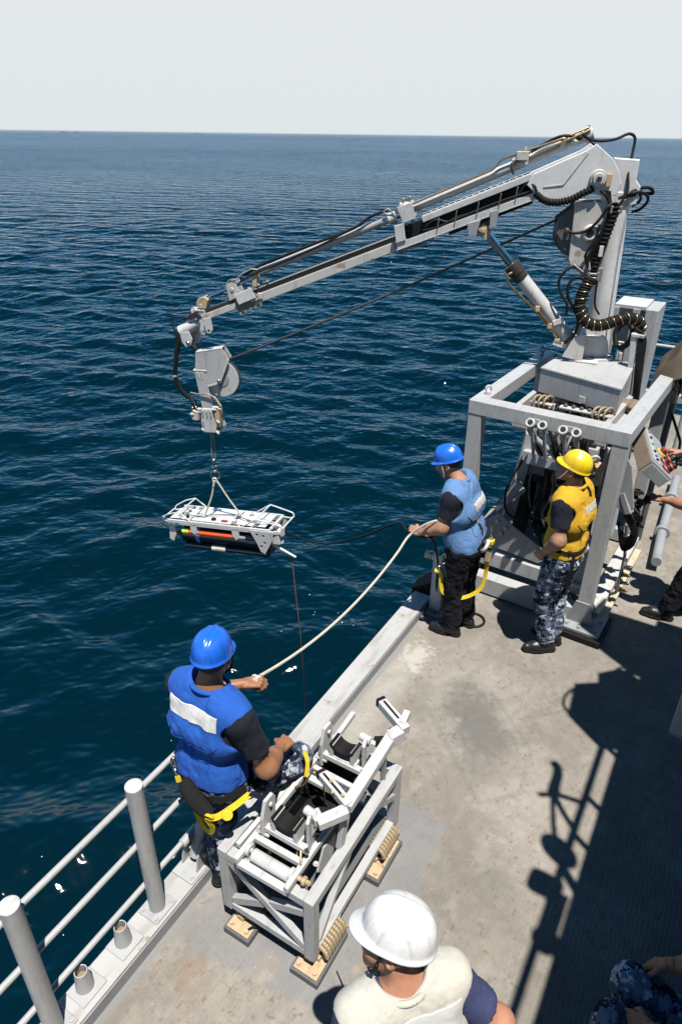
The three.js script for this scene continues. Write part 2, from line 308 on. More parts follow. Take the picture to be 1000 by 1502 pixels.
// ---------------------------------------------------------------- deck, hull and kerb
{
  // u: x from -2.1 to 1.9 (4 m); v: z from 0.4 to -11.6 (12 m)
  const blot = (x, z, cx, cz, rx, rz, a = 0) => { const c = Math.cos(a), s = Math.sin(a), p = x - cx, q = z - cz; return Math.hypot((p * c + q * s) / rx, (-p * s + q * c) / rz); };
  const map = tex(1024, 2048, (u, v) => {
    const x = -2.1 + 4 * u, z = .4 - 12 * v, f = (s, k) => { let a = 0, w = .5, t = 0, q = s; for (let o = 0; o < 5; o++) { a += w * noise3(x * q + k, z * q - k, k * 1.7 + o); t += w; q *= 2.1; w *= .56; } return a / t; };
    const big = f(.9, 1), mid = f(3.5, 2), fine = f(26, 3), stain = f(1.6, 4), grit = hash3(Math.floor(u * 1024), Math.floor(v * 2048), 9);
    let b = (.265 + .16 * (big - .5) + .16 * (mid - .5) + .13 * (fine - .5) + .04 * (grit - .5)) * .56, c = [b * 1.0, b * .915, b * .805];
    const to = (k, q) => { c = c.map((e, i) => mix(e, q[i] * .56, clamp(k))); };
    to(.55 * step(.55, .7, stain), [.19, .18, .165]);                                              // grey traffic stains
    const oil = blot(x, z, -.99, -3.72, .56, .24, .955) + 1.5 * (mid - .5) + .8 * (big - .5) + .5 * (fine - .5);
    to(.4 * (1 - step(.9, 1.9, oil)) * (1 - step(.9, 1.9, oil)), [.33, .31, .28]);                          // bleached rim of the damp patch
    to(.72 * (1 - step(.35, 1.3, oil)), [.105, .106, .105]);                                               // dark damp patch
    const seg = (ax, az, bx, bz) => { const dx = bx - ax, dz = bz - az, t = clamp(((x - ax) * dx + (z - az) * dz) / (dx * dx + dz * dz)); return Math.hypot(x - ax - t * dx, z - az - t * dz); };
    const scar = Math.min(seg(-1.31, -3.62, -.73, -3.07), seg(-.73, -3.07, -.52, -3.28), seg(-.52, -3.28, -.57, -3.69), seg(-.57, -3.69, -1.01, -4.1)) + .02 * (mid - .5) + .012 * (fine - .5);
    to(.24 * (1 - step(.004, .034, scar)), [.12, .115, .105]);                                                // scrape marks of something that stood there
    to(.35 * step(.5, .72, f(1.1, 12)) , [.17, .16, .14]); to(.3 * step(.56, .7, f(7, 13)), [.34, .315, .275]);  // worn and dusty areas
    to(.5 * step(.67, .72, f(34, 14)), [.13, .10, .08]); to(.4 * step(.73, .76, f(45, 15)), [.5, .47, .42]); to(.4 * step(.5, .66, f(2.6, 17)), [.185, .165, .14]); to(.25 * step(.52, .68, noise3(x * 22 + z * 9, z * 2.5 - x * 6, 5) * .6 + .4 * fine), [.19, .175, .15]);  // small rust specks and paint chips
    to(.5 * (1 - step(.3, 1.1, blot(x, z, -1.75, -3.6, .22, .8, 0) + 1.3 * (mid - .5))), [.40, .39, .36]);                           // pale scuffed lane by the kerb
    to(.6 * (1 - step(.2, 1, blot(x, z, -1.7, -4.15, .16, .25) + 1.7 * (fine - .5) + (mid - .5))), [.52, .50, .46]);
    to(.5 * step(.60, .75, f(5.5, 6)) * step(-2.6, -1.3, z), [.24, .17, .125]);                        // brown rust bloom aft
    const pit = f(60, 7); to(.55 * step(.68, .76, pit) * step(-3.4, -1.2, z) * step(-.9, -1.6, x), [.26, .13, .085]);
    const gp = (x0, x1, z0, z1) => Math.max(x0 - x, x - x1, z0 - z, z - z1) + .14 * (mid - .5) + .05 * (fine - .5) + .1 * (big - .5);
    const pad = Math.min(gp(-1.86, -1.36, -1.95, -1.4), gp(-1.28, -.93, -1.95, -1.45), gp(-1.25, -.84, -2.8, -2.05), gp(-1.5, -1.0, -1.78, -1.6), gp(-1.18, -.92, -2.2, -1.8));
    to(.62 * step(.03, -.03, pad), [.215 + .05 * (mid - .5), .222 + .05 * (mid - .5), .235 + .05 * (mid - .5)]);                        // grey paint round the mounts
    to(.85 * step(.02, -.02, Math.abs(x + 1.885) - .035 + .03 * (mid - .5)), [.23, .235, .24]);
    const crack = Math.abs(f(2.3, 8) - .5) + .06 * step(.45, .6, f(1.3, 16)); to(.3 * (1 - step(.001, .006, crack)), [.15, .14, .13]);
    return c;
  }, true);
  map.wrapS = map.wrapT = THREE.MirroredRepeatWrapping;
  const grit = tex(512, 512, (x, y) => { const a = fbmT(x, y, 96, 3, 131), b = fbmT(x, y, 12, 4, 141), g = .5 + .5 * Math.sin((x * 40 + 1.3 * fbmT(x, y, 6, 3, 151)) * 6.283); return .5 * a + .3 * b + .2 * g; }, false, 4, 12);
  const g = new THREE.BoxGeometry(7.0, .3, 15.6, 1, 1, 1).toNonIndexed().translate(1.43, -.15, -3.8), p = g.attributes.position, uv = g.attributes.uv;
  for (let i = 0; i < p.count; i++) uv.setXY(i, (p.getX(i) + 2.1) / 4, (.4 - p.getZ(i)) / 12);
  const deck = struct('ship_deck', g, mat({ map, roughness: .92, bumpMap: grit, bumpScale: .004, specularIntensity: .15 }), true);
  struct('hull_side', bb(-2.05, -5.2, -11.6, -1.95, -.3, 4.0, .002), M.greyMid);
  // raised kerb along the deck edge, ending where the black fender block sits
  const L0 = 1.2, L1 = -4.9;
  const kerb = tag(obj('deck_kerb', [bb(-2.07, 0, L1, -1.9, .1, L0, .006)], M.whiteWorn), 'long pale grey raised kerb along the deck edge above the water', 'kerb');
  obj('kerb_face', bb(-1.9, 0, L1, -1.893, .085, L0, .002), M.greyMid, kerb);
}

// ---------------------------------------------------------------- superstructure to starboard, out of the frame, that shades the deck
{
  const dark = paint(.12, .125, .13);
  const st = struct('superstructure', [bb(.86, 0, -5.0, 4.9, 3.38, 4.0, .01), bb(.795, 3.25, -5.0, 4.9, 3.4, 4.0, .01)], dark);
  struct('superstructure_upper', [bb(2.3, 3.4, -5.0, 4.9, 8, 4, .02)], dark);
  // signal gear along its rail
  const flat = (pts, y0, y1) => rot(plate(pts.map(([x, z]) => [x, -z]), y1 - y0, 0, [], .02), -Math.PI / 2, 0, 0).translate(0, (y0 + y1) / 2, 0);
  obj('bridge_rail', [cyl([.835, 3.95, -4.7], [.835, 3.95, 3.5], .026, .026, 12), ...[-4.0, -3.12, -2.6, -2.27, -1.6, -.6].map((z) => cyl([.9, 3.4, z], [.835, 3.95, z], .022, .022, 10))], dark, st);
  obj('searchlight', [flat([[.53, -3.62], [.7, -3.74], [.9, -3.76], [.92, -3.14], [.82, -3.09], [.567, -3.27]], 3.88, 4.02), flat([[.67, -3.84], [.8, -3.98], [.92, -3.92], [.9, -3.72], [.7, -3.72]], 3.86, 4.05), cyl([.87, 3.4, -3.45], [.87, 3.95, -3.45], .03, .03, 12)], dark, st);
  obj('searchlight_handle', [hose([[.53, 3.95, -3.62], [.485, 3.95, -3.52], [.47, 3.95, -3.42], [.5, 3.95, -3.33], [.57, 3.95, -3.28]], .014), hose([[.74, 3.95, -3.9], [.77, 3.95, -4.02], [.84, 3.95, -4.06], [.88, 3.95, -3.97]], .014)], dark, st);
  obj('pelorus', [hose([[.565, 3.95, -2.76], [.6, 3.95, -2.74], [.625, 3.95, -2.68], [.635, 3.95, -2.56], [.645, 3.95, -2.5]], (q) => .026 + .018 * q), hose([[.56, 3.95, -2.44], [.61, 3.95, -2.47], [.66, 3.95, -2.5], [.76, 3.95, -2.52], [.85, 3.95, -2.53]], .02), hose([[.65, 3.95, -2.5], [.73, 3.95, -2.4], [.83, 3.95, -2.3]], .02), hose([[.64, 3.95, -2.5], [.7, 3.95, -2.3], [.75, 3.95, -2.16]], .018)], dark, st);
  obj('loudspeaker', [new THREE.SphereGeometry(1, 20, 14).scale(.13, .1, .085).applyMatrix4(new THREE.Matrix4().makeRotationY(-.45)).translate(.79, 3.95, -2.1), box(.2, .1, .16, .78, 3.95, -1.84, .04), cyl([.84, 3.4, -2.0], [.84, 3.95, -2.0], .03, .03, 10), cyl([.86, 3.93, -1.84], [.86, 3.93, -1.55], .025, .025, 10), cyl([.9, 3.93, -1.84], [.9, 3.93, -1.55], .02, .02, 10), new THREE.SphereGeometry(.08, 18, 12).translate(.87, 3.93, -1.53)], dark, st);
  obj('davit_platform', [flat([[.35, -4.33], [.88, -4.02], [.95, -4.02], [.95, -4.75], [.45, -4.75]], 3.9, 4.0), cyl([.9, 3.4, -4.5], [.9, 3.95, -4.5], .05, .05, 12)], dark, st);
}

// ---------------------------------------------------------------- knuckle-boom crane; local x runs in along the boom towards the column, z towards the after side
const yx = (g) => g;
{
  const c = thing('deck_crane', 'grey hydraulic crane on the machinery frame, its boom reaching out over the sea', 'crane', [-1.22, 0, -6.86], 22.4 * Math.PI / 180);
  const Z = (l, z) => l.map((p) => [p[0], p[1], p[2] ?? z]);
  // column, leaning a little, tapered, with square head
  const col = obj('column', [cyl([.0, 1.98, 0], [-.06, 3.45, 0], .122, .1, 28)], M.craneGrey, c);
  obj('base_flange', [cyl([0, 1.98, 0], [0, 2.02, 0], .17, .17, 28)], M.craneGrey, col);
  for (let k = 0; k < 10; k++) obj('flange_bolt', bolt(.15 * Math.cos(k * .628), 2.02, .15 * Math.sin(k * .628), .011, .012), M.greyDark, col);
  obj('column_head', [plate([[-.17, 3.3], [.075, 3.36], [.085, 3.49], [.04, 3.54], [.035, 3.69], [-.16, 3.7]], .22, -.02, [], .008)], M.craneGrey, c);
  obj('weld_seam', [hose([[.03, 3.4, .1], [.02, 3.0, .105], [.035, 2.6, .11], [.05, 2.2, .115]], .004, 6, 5)], M.greyMid, col);
  // foot bracket with gussets for the lift cylinders
  obj('foot_bracket', [bar([-.165, 1.99, .15], [-.165, 2.3, .14], .02, .1), bar([-.25, 2.0, .13], [.0, 2.0, .2], .13, .016), bar([-.17, 2.22, .14], [-.03, 2.22, .15], .12, .014), plate([[-.16, 2.0], [-.02, 2.0], [-.08, 2.3], [-.16, 2.3]], .014, .1)], M.craneGrey, c);
  for (const z of [.2, -.12]) obj('bracket_lug', plate([[-.33, 2.04], [-.15, 2.0], [-.15, 2.26], [-.25, 2.23]], .02, z), M.greyWorn, c);
  // side plates carrying the winch
  for (const z of [.145, -.13]) {
    const p = obj('winch_plate', [plate([[-.431, 3.363], [-.15, 3.37], [-.14, 3.28], [-.178, 2.777], [-.25, 2.76], [-.38, 2.844], [-.408, 2.899]], .02, z)], M.greyWorn, c);
    if (z > 0) { obj('boss', [rot(torus(.05, .022, 24, 8), 0, 0, 0).translate(-.27, 3.124, z + .02), cyl([-.27, 3.124, z], [-.27, 3.124, z + .03], .052, .05, 24)], M.greyWorn, p); obj('pin', [cyl([-.27, 3.124, z + .02], [-.27, 3.124, z + .045], .03, .026, 16)], M.grease, p); obj('tab', [bar([-.36, 2.86, z + .015], [-.27, 2.8, z + .02], .05, .012)], M.greyWorn, p); }
  }
  obj('winch_guard', [plate([[-.41, 3.342], [-.547, 3.226], [-.545, 3.11], [-.495, 3.056], [-.40, 3.059]], .012, .115), plate([[-.41, 3.342], [-.547, 3.226], [-.545, 3.11], [-.495, 3.056], [-.40, 3.059]], .012, -.11)], M.greyDark, c);
  obj('guard_bolt', [cyl([-.463, 3.136, .12], [-.463, 3.136, .145], .022, .018, 12)], M.brass, c);
  obj('winch_drum', [cyl([-.37, 3.1, -.1], [-.37, 3.1, .1], .17, .17, 32)], M.greyDark, c);
  { const w = []; for (let k = 0; k < 9; k++) w.push(torus(.172, .011, 28, 6).translate(-.37, 3.1, -.088 + k * .022)); obj('wound_cable', w, M.cableGrease, c, true); }
  // knuckle: the two cheeks of the boom heel with their pivot
  const cheek = [[-.81, 3.575], [-.85, 3.49], [-.766, 3.42], [-.632, 3.38], [-.557, 3.372], [-.303, 3.44], [-.207, 3.42], [-.116, 3.429], [-.088, 3.513], [-.124, 3.604], [-.185, 3.693], [-.338, 3.803], [-.408, 3.754]];
  for (const z of [.15, -.15]) {
    const p = obj('boom_cheek', [plate(cheek, .022, z, [], .005)], M.craneGrey, c);
    if (z > 0) {
      obj('stiffener', [bar([-.72, 3.478, .163], [-.56, 3.5, .165], .006, .012), bar([-.56, 3.5, .165], [-.395, 3.745, .163], .006, .012)], M.greyLight, p);
      obj('pivot_boss', [cyl([-.282, 3.552, .15], [-.282, 3.552, .19], .072, .068, 28), cyl([-.282, 3.552, .19], [-.282, 3.552, .215], .05, .047, 24)], M.greyWorn, p);
      obj('pivot_pin', [cyl([-.282, 3.552, .21], [-.282, 3.552, .23], .026, .022, 12)], M.steel, p);
      obj('keeper_block', [box(.045, .1, .03, -.195, 3.54, .175)], M.tan, p);
    }
  }
  obj('cheek_web', [bar([-.83, 3.53, 0], [-.40, 3.72, 0], .28, .014), bar([-.4, 3.72, 0], [-.34, 3.78, 0], .28, .014)], M.craneGrey, c);
  // main boom: open section with flange rails, dark inside
  const mb = obj('main_boom', [
    bar([-1.735, 3.19, .125], [-.82, 3.555, .125], .014, .05), bar([-1.735, 3.215, .1], [-.82, 3.58, .1], .06, .012),
    bar([-1.735, 3.19, -.125], [-.82, 3.555, -.125], .014, .05), bar([-1.735, 3.215, -.1], [-.82, 3.58, -.1], .06, .012),
    bar([-1.95, 2.955, .135], [-.62, 3.47, .135], .012, .055), bar([-1.95, 2.925, .1], [-.62, 3.44, .1], .085, .012),
    bar([-1.95, 2.955, -.135], [-.62, 3.47, -.135], .012, .055), bar([-1.95, 2.925, -.06], [-.62, 3.44, -.06], .16, .012)], M.greyLight, c);
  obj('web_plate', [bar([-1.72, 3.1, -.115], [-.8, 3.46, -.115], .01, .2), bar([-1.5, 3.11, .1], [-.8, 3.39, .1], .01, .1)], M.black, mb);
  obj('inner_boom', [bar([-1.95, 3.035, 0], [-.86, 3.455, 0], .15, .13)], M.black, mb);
  { const b = []; for (const t of [.12, .3, .52, .74, .9]) { const x = mix(-1.70, -.86, t), y = mix(3.1, 3.44, t); b.push(bar([x, y - .07, .118], [x + .015, y + .07, .118], .05, .012)); } obj('guide_block', b, M.greyDark, mb); }
  { const b = []; const r = rng(3); for (let k = 0; k < 40; k++) { const t = k / 39, x = mix(-1.93, -1.62, t), y = mix(2.925, 3.045, t); b.push(bar([x, y, .13], [x + .004, y - .02 - .02 * r(), .13], .01, .006)); } obj('grease_drips', b, M.grease, mb); }
  { const b = []; for (let k = 0; k < 16; k++) { const t = k / 15, x = mix(-1.66, -.9, t), y = mix(3.25, 3.553, t); b.push(rot(bolt(0, 0, 0, .011, .012), 0, 0, .36).translate(x, y, .1)); } obj('rail_bolts', b, M.greyWorn, mb); }
  for (const q of [plate([[-1.33, 3.17], [-1.22, 3.2], [-1.25, 3.07], [-1.31, 3.07]], .03, .14), plate([[-1.14, 3.27], [-1.07, 3.29], [-1.08, 3.15], [-1.13, 3.15]], .03, .14), plate([[-1.3, 3.18], [-1.1, 3.25], [-1.15, 3.06], [-1.22, 3.06]], .03, -.1)]) obj('boom_lug', q, M.greyMid, c);
  obj('hose_loop', [hose([[-1.7, 3.13, .12], [-1.62, 3.19, .13], [-1.5, 3.18, .13], [-1.3, 3.26, .13], [-1.05, 3.36, .13], [-.85, 3.43, .14], [-.78, 3.46, .15]], .011), hose([[-1.72, 3.1, .12], [-1.6, 3.13, .135], [-1.42, 3.22, .13], [-1.2, 3.28, .13], [-.9, 3.38, .13]], .009), hose([[-.93, 3.40, .13], [-.85, 3.5, .14], [-.79, 3.48, .165], [-.77, 3.42, .16]], .009)], M.black, mb);
  // collar where the extension leaves the main boom
  obj('boom_collar', [plate([[-1.965, 3.283], [-1.835, 3.33], [-1.80, 3.2], [-1.90, 3.16]], .03, .12), plate([[-1.965, 3.283], [-1.835, 3.33], [-1.80, 3.2], [-1.90, 3.16]], .03, -.12), plate([[-1.98, 3.13], [-1.90, 3.155], [-1.875, 3.02], [-1.955, 2.99]], .03, .14), box(.12, .03, .24, -1.89, 3.3, 0)], M.greyLight, c);
  // first extension
  const ex = obj('extension_boom', [bar([-3.36, 2.40, 0], [-1.85, 2.995, 0], .17, .082, [0, 1, 0], .006)], M.greyWorn, c);
  obj('grease_strip', [bar([-3.36, 2.466, 0], [-1.85, 3.061, 0], .15, .05)], M.grease, ex);
  { const b = []; for (let k = 0; k < 54; k++) { const t = (k + .5) / 54, x = mix(-3.34, -1.9, t), y = mix(2.5, 3.066, t); b.push(bar([x - .012, y - .02, .079], [x + .012, y + .012, .079], .006, .008)); } obj('chain_link', b, M.grease, ex); }
  obj('edge_bead', bar([-3.36, 2.495, .068], [-1.85, 3.09, .068], .014, .012), M.greyLight, ex); obj('edge_bead', bar([-3.36, 2.495, -.068], [-1.85, 3.09, -.068], .014, .012), M.greyLight, ex);
  obj('clip', [bar([-1.99, 2.99, .09], [-1.97, 2.93, .1], .02, .012), bar([-1.955, 3.0, .1], [-1.945, 2.94, .11], .012, .01)], M.greyWorn, ex);
  // second extension with its collar boxes
  const e2 = obj('tip_extension', [bar([-3.9, 2.20, 0], [-3.3, 2.435, 0], .13, .06)], M.greyWorn, c);
  obj('grease_strip', [bar([-3.9, 2.25, 0], [-3.5, 2.406, 0], .115, .04)], M.grease, e2);
  obj('collar_box', [plate([[-3.518, 2.459], [-3.355, 2.531], [-3.312, 2.442], [-3.482, 2.369]], .02, .125)], M.whiteClean, c);
  obj('collar', [plate([[-3.53, 2.39], [-3.335, 2.48], [-3.25, 2.42], [-3.25, 2.395], [-3.5, 2.284]], .22, 0), bar([-3.5, 2.44, 0], [-3.33, 2.51, 0], .26, .016)], M.greyDark, c);
  { const b = []; for (let k = 0; k < 7; k++) b.push(bolt(0, 0, 0, .012, .014).translate(0, 0, 0).applyMatrix4(new THREE.Matrix4().makeRotationZ(.38).setPosition(mix(-3.48, -3.2, k / 6), mix(2.478, 2.585, k / 6), .07 - (k % 2) * .05))); for (let k = 0; k < 5; k++) b.push(cyl([mix(-3.48, -3.27, k / 4), mix(2.29, 2.385, k / 4), .1], [mix(-3.475, -3.265, k / 4), mix(2.26, 2.355, k / 4), .1], .012, .01, 8)); obj('collar_bolts', b, M.tan, c); }
  obj('clamp_tab', [box(.05, .06, .02, -3.27, 2.455, .105), box(.012, .05, .02, -3.285, 2.46, .118), bar([-3.36, 2.4, .1], [-3.25, 2.44, .1], .03, .02)], M.greyLight, c);
  for (const z of [.07, -.07]) obj('cylinder_lug', [plate([[-3.616, 2.52], [-3.6, 2.56], [-3.529, 2.585], [-3.481, 2.447], [-3.589, 2.39]], .018, z), cyl([-3.56, 2.5, z], [-3.56, 2.5, z * 1.25], .022, .02, 14)], M.greyLight, c);
  obj('rod_block', [bar([-3.34, 2.53, 0], [-3.325, 2.68, 0], .1, .045)], M.tan, c);
  // extension cylinder along the top
  const ec = obj('extension_cylinder', [cyl([-1.93, 3.235, 0], [-.385, 3.875, 0], .042, .042, 20), cyl([-.42, 3.86, 0], [-.36, 3.885, 0], .058, .058, 20)], M.greyLight, c);
  obj('gland', [cyl([-2.05, 3.17, 0], [-1.98, 3.2, 0], .052, .052, 20)], M.greyLight, ec);
  const ec2 = obj('second_cylinder', [cyl([-3.3, 2.66, 0], [-2.04, 3.175, 0], .036, .036, 18)], M.white, c);
  obj('gland_bush', [cyl([-1.99, 3.198, 0], [-1.93, 3.225, 0], .03, .03, 18)], M.steel, ec2);
  obj('rod', [cyl([-3.9, 2.372, 0], [-3.3, 2.63, 0], .018, .018, 14)], M.chrome, ec2);
  obj('rod_end', [plate([[-3.946, 2.34], [-3.93, 2.38], [-3.863, 2.41], [-3.824, 2.38], [-3.85, 2.3], [-3.914, 2.30]], .12, 0)], M.tan, c);
  // pipes and valve along the cylinder
  obj('hydraulic_pipe', [rod([[-.4, 3.93, .03], [-.63, 3.835, .06], [-.92, 3.74, .06], [-1.09, 3.68, .06], [-1.15, 3.6, .06], [-1.86, 3.30, .06], [-1.9, 3.32, .06], [-1.96, 3.29, .06]], .009, 7), rod([[-.39, 3.91, .06], [-.62, 3.81, .07], [-.86, 3.70, .07]], .008, 7)], M.brass, c);
  obj('valve_block', [box(.1, .07, .07, -.92, 3.71, .05), cyl([-1.0, 3.67, .05], [-.86, 3.745, .05], .02, .02, 10), box(.03, .08, .1, -.88, 3.68, .03), cyl([-.9, 3.73, .05], [-.9, 3.78, .05], .014, .012, 8)], M.greyWorn, c);
  obj('pipe_clip', [bar([-.46, 3.83, .03], [-.44, 3.9, .05], .05, .02), bar([-.6, 3.775, .03], [-.585, 3.85, .06], .05, .02), bar([-.52, 3.8, .04], [-.49, 3.83, .07], .05, .02), bar([-.4, 3.87, .0], [-.4, 3.95, .02], .02, .02)], M.greyWorn, c);
  obj('pipe_clips', [box(.02, .05, .03, -1.92, 3.33, .05), box(.02, .05, .03, -1.86, 3.35, .05), cyl([-1.97, 3.25, .06], [-1.97, 3.3, .06], .008, .008, 8)], M.brass, c);
  // hoses on top of the boom
  obj('black_hose', [hose([[-2.06, 3.25, .02], [-2.2, 3.2, .03], [-2.35, 3.1, .05], [-2.7, 2.96, .05], [-3.0, 2.84, .05], [-3.3, 2.72, .04], [-3.45, 2.63, .04]], .013, 10), hose([[-2.35, 3.1, .05], [-2.75, 2.9, .07], [-3.05, 2.77, .06], [-3.38, 2.63, .06], [-3.48, 2.57, .07]], .009, 10)], M.black, c);
  obj('thin_pipe', [rod([[-1.98, 3.2, .05], [-2.05, 3.27, .05], [-2.1, 3.235, .05], [-2.06, 3.22, .05]], .008, 7), rod([[-3.3, 2.69, .05], [-3.35, 2.7, .06], [-3.47, 2.64, .07], [-3.5, 2.59, .08], [-3.56, 2.6, .08], [-3.62, 2.55, .07], [-3.61, 2.49, .08]], .008, 7)], M.wireSteel, c);
  obj('cable_to_column', [hose([[-.45, 3.84, .05], [-.52, 3.86, .06], [-.62, 3.86, .05], [-.75, 3.80, .04], [-.85, 3.74, .06]], .012), hose([[-.96, 3.68, .06], [-1.0, 3.63, .1], [-.98, 3.57, .12]], .01)], M.black, c);
  obj('loop_hose', [hose([[-.45, 3.875, .06], [-.38, 3.84, .05], [-.30, 3.83, .04], [-.17, 3.845, .02], [-.06, 3.885, 0], [-.015, 3.86, 0], [-.012, 3.77, .02], [-.03, 3.6, .08], [-.02, 3.46, .13], [-.06, 3.36, .15]], .012), hose([[-.40, 3.85, .02], [-.34, 3.80, .07], [-.30, 3.76, .1]], .011)], M.black, c);
  obj('loop_hoses', [hose([[-.08, 3.4, .13], [.0, 3.44, .12], [.1, 3.48, .05], [.2, 3.475, .0], [.23, 3.44, -.02], [.12, 3.435, 0], [.02, 3.43, .08]], .014), hose([[-.04, 3.40, .12], [.06, 3.45, .1], [.16, 3.43, .05], [.195, 3.38, 0], [.16, 3.31, -.05], [.1, 3.28, -.08]], .013), hose([[.02, 3.42, .1], [.1, 3.43, .06], [.13, 3.38, 0], [.09, 3.33, -.05]], .012)], M.black, c);
  // hose bundles down the column
  const helix = (pts, R, r, pitch, n = 6) => { const cv = curve(pts), L = cv.getLength(), N = Math.round(L / pitch * 10), P = [], q = cv.getSpacedPoints(N); let x = null; for (let i = 0; i <= N; i++) { const t = q[Math.min(N, i + 1)].clone().sub(q[Math.max(0, i - 1)]).normalize(); x = x || (Math.abs(t.y) < .8 ? V(0, 1, 0) : V(0, 0, 1)); x = x.clone().addScaledVector(t, -x.dot(t)).normalize(); const y = t.clone().cross(x), a = i / 10 * 2 * Math.PI; P.push(q[i].clone().addScaledVector(x, R * Math.cos(a)).addScaledVector(y, R * Math.sin(a))); } return sweep(P, r, n); };
  const path1 = [[-.2, 2.76, .2], [-.235, 2.68, .21], [-.258, 2.57, .21], [-.245, 2.46, .21], [-.18, 2.375, .22], [-.06, 2.345, .22], [.07, 2.385, .21], [.19, 2.42, .2], [.29, 2.385, .17], [.335, 2.31, .14]];
  const ch = obj('corrugated_hose', [hose(path1, .05, 10, 14)], M.rubber, c); obj('rib', [helix(path1, .048, .008, .022)], M.rubber, ch); obj('yellow_tracer', [helix(path1, .0515, .0045, .062)], M.brass, ch);
  const path2 = [[-.10, 3.37, .2], [-.11, 3.25, .2], [-.135, 3.12, .2], [-.165, 2.96, .19], [-.19, 2.82, .19]];
  const cv2 = obj('spiral_hose', [hose(path2, .032, 10, 12)], M.rubber, c); obj('rib', [helix(path2, .03, .01, .035)], M.rubber, cv2);
  const path3 = [[-.78, 3.43, .15], [-.7, 3.375, .16], [-.6, 3.36, .165], [-.48, 3.385, .165], [-.38, 3.44, .17], [-.31, 3.475, .17]];
  const cv3 = obj('spiral_hose', [hose(path3, .026, 10, 12)], M.rubber, c); obj('rib', [helix(path3, .025, .008, .028)], M.rubber, cv3);
  const strand = []; for (let k = 0; k < 5; k++) strand.push(hose([[-.25 + .02 * k, 3.46, .17], [-.19 + .012 * k, 3.42 - .02 * k, .18], [-.15 + .01 * k, 3.33, .185 + .01 * (k % 2)], [-.19 + .018 * k, 3.1, .185 + .012 * (k % 2)], [-.235 + .02 * k, 2.93, .18], [-.22 + .012 * k, 2.8, .19], [-.2 + .01 * k, 2.7, .2]], .011));
  obj('hose_bundle', strand, M.black, c);
  obj('hose_clamp', [box(.1, .022, .05, -.1, 3.335, .2), box(.1, .022, .05, -.1, 3.305, .2), cyl([-.14, 3.29, .225], [-.14, 3.35, .225], .009, .009, 8), cyl([-.06, 3.29, .225], [-.06, 3.35, .225], .009, .009, 8)], M.wireSteel, c);
  obj('hose_clamp', [box(.11, .022, .05, -.19, 2.79, .2), box(.11, .022, .05, -.19, 2.755, .2), cyl([-.23, 2.74, .226], [-.23, 2.81, .226], .009, .009, 8), cyl([-.15, 2.74, .226], [-.15, 2.81, .226], .009, .009, 8), box(.05, .12, .015, -.13, 2.78, .17)], M.wireSteel, c);
  obj('column_hose', [hose([[-.29, 2.82, .16], [-.36, 2.845, .17], [-.43, 2.8, .18], [-.47, 2.72, .18], [-.43, 2.6, .19], [-.37, 2.52, .2], [-.36, 2.42, .19]], .013), hose([[-.25, 2.74, .19], [-.33, 2.755, .2], [-.38, 2.7, .2], [-.375, 2.6, .2], [-.31, 2.49, .2], [-.25, 2.38, .2], [-.25, 2.27, .2], [-.3, 2.2, .19], [-.33, 2.16, .18]], .014)], M.black, c);
  obj('column_hoses', [hose([[-.14, 3.36, .19], [-.17, 3.34, .21], [-.22, 3.24, .21], [-.3, 3.15, .19], [-.4, 3.12, .17], [-.46, 3.135, .15]], .012), hose([[-.2, 3.12, .19], [-.25, 3.02, .2], [-.28, 2.94, .19], [-.24, 2.84, .19]], .012), hose([[-.14, 2.73, .19], [-.13, 2.6, .17], [-.11, 2.5, .16], [-.06, 2.43, .15]], .009), hose([[-.21, 3.2, .2], [-.22, 3.05, .21], [-.25, 2.9, .21], [-.215, 2.77, .21]], .01)], M.black, c);
  obj('white_tag', [box(.035, .09, .012, -.163, 2.985, .23)], M.whiteClean, c);
  obj('grey_connector', [bar([-.25, 2.9, .2], [-.225, 2.82, .21], .03, .02)], M.greyMid, c);
  // twin lift cylinders
  for (const z of [.085, -.075]) {
    const lc = obj('lift_cylinder', [cyl([-.9, 2.825, z], [-.24, 2.14, z], .062, .062, 22)], z > 0 ? M.greyLight : M.greyMid, c);
    obj('rod', [cyl([-1.17, 3.1, z], [-.88, 2.805, z], .032, .032, 18)], M.chrome, lc);
    obj('gland_ring', [cyl([-.905, 2.83, z], [-.83, 2.752, z], .074, .074, 22), cyl([-.83, 2.752, z], [-.78, 2.70, z], .066, .062, 22)], M.grease, lc);
    obj('clevis', [plate([[-1.235, 3.13], [-1.19, 3.165], [-1.12, 3.11], [-1.13, 3.05], [-1.16, 3.035]], .07, z), cyl([-1.185, 3.115, z - .05], [-1.185, 3.115, z + .055], .022, .022, 12)], M.tan, lc);
    obj('foot_eye', [cyl([-.25, 2.15, z - .045], [-.25, 2.15, z + .045], .07, .07, 20)], M.greyWorn, lc);
  }
  obj('cylinder_pipe', [rod([[-.89, 2.77, .16], [-.93, 2.75, .17], [-.92, 2.68, .17], [-.63, 2.44, .17], [-.53, 2.34, .17], [-.42, 2.22, .17], [-.36, 2.15, .17]], .011), rod([[-.62, 2.49, .16], [-.6, 2.43, .18], [-.47, 2.31, .18], [-.44, 2.23, .18], [-.40, 2.2, .17]], .009)], M.brass, c);
  for (const q of [box(.04, .05, .04, -.62, 2.46, .165), box(.04, .05, .04, -.49, 2.31, .17), box(.05, .03, .03, -.4, 2.18, .17)]) obj('pipe_fitting', q, M.tan, c);
  obj('cylinder_band', [bar([-.46, 2.33, .16], [-.37, 2.37, .16], .015, .05), bar([-.43, 2.16, .17], [-.30, 2.12, .16], .02, .05)], M.whiteClean, c);
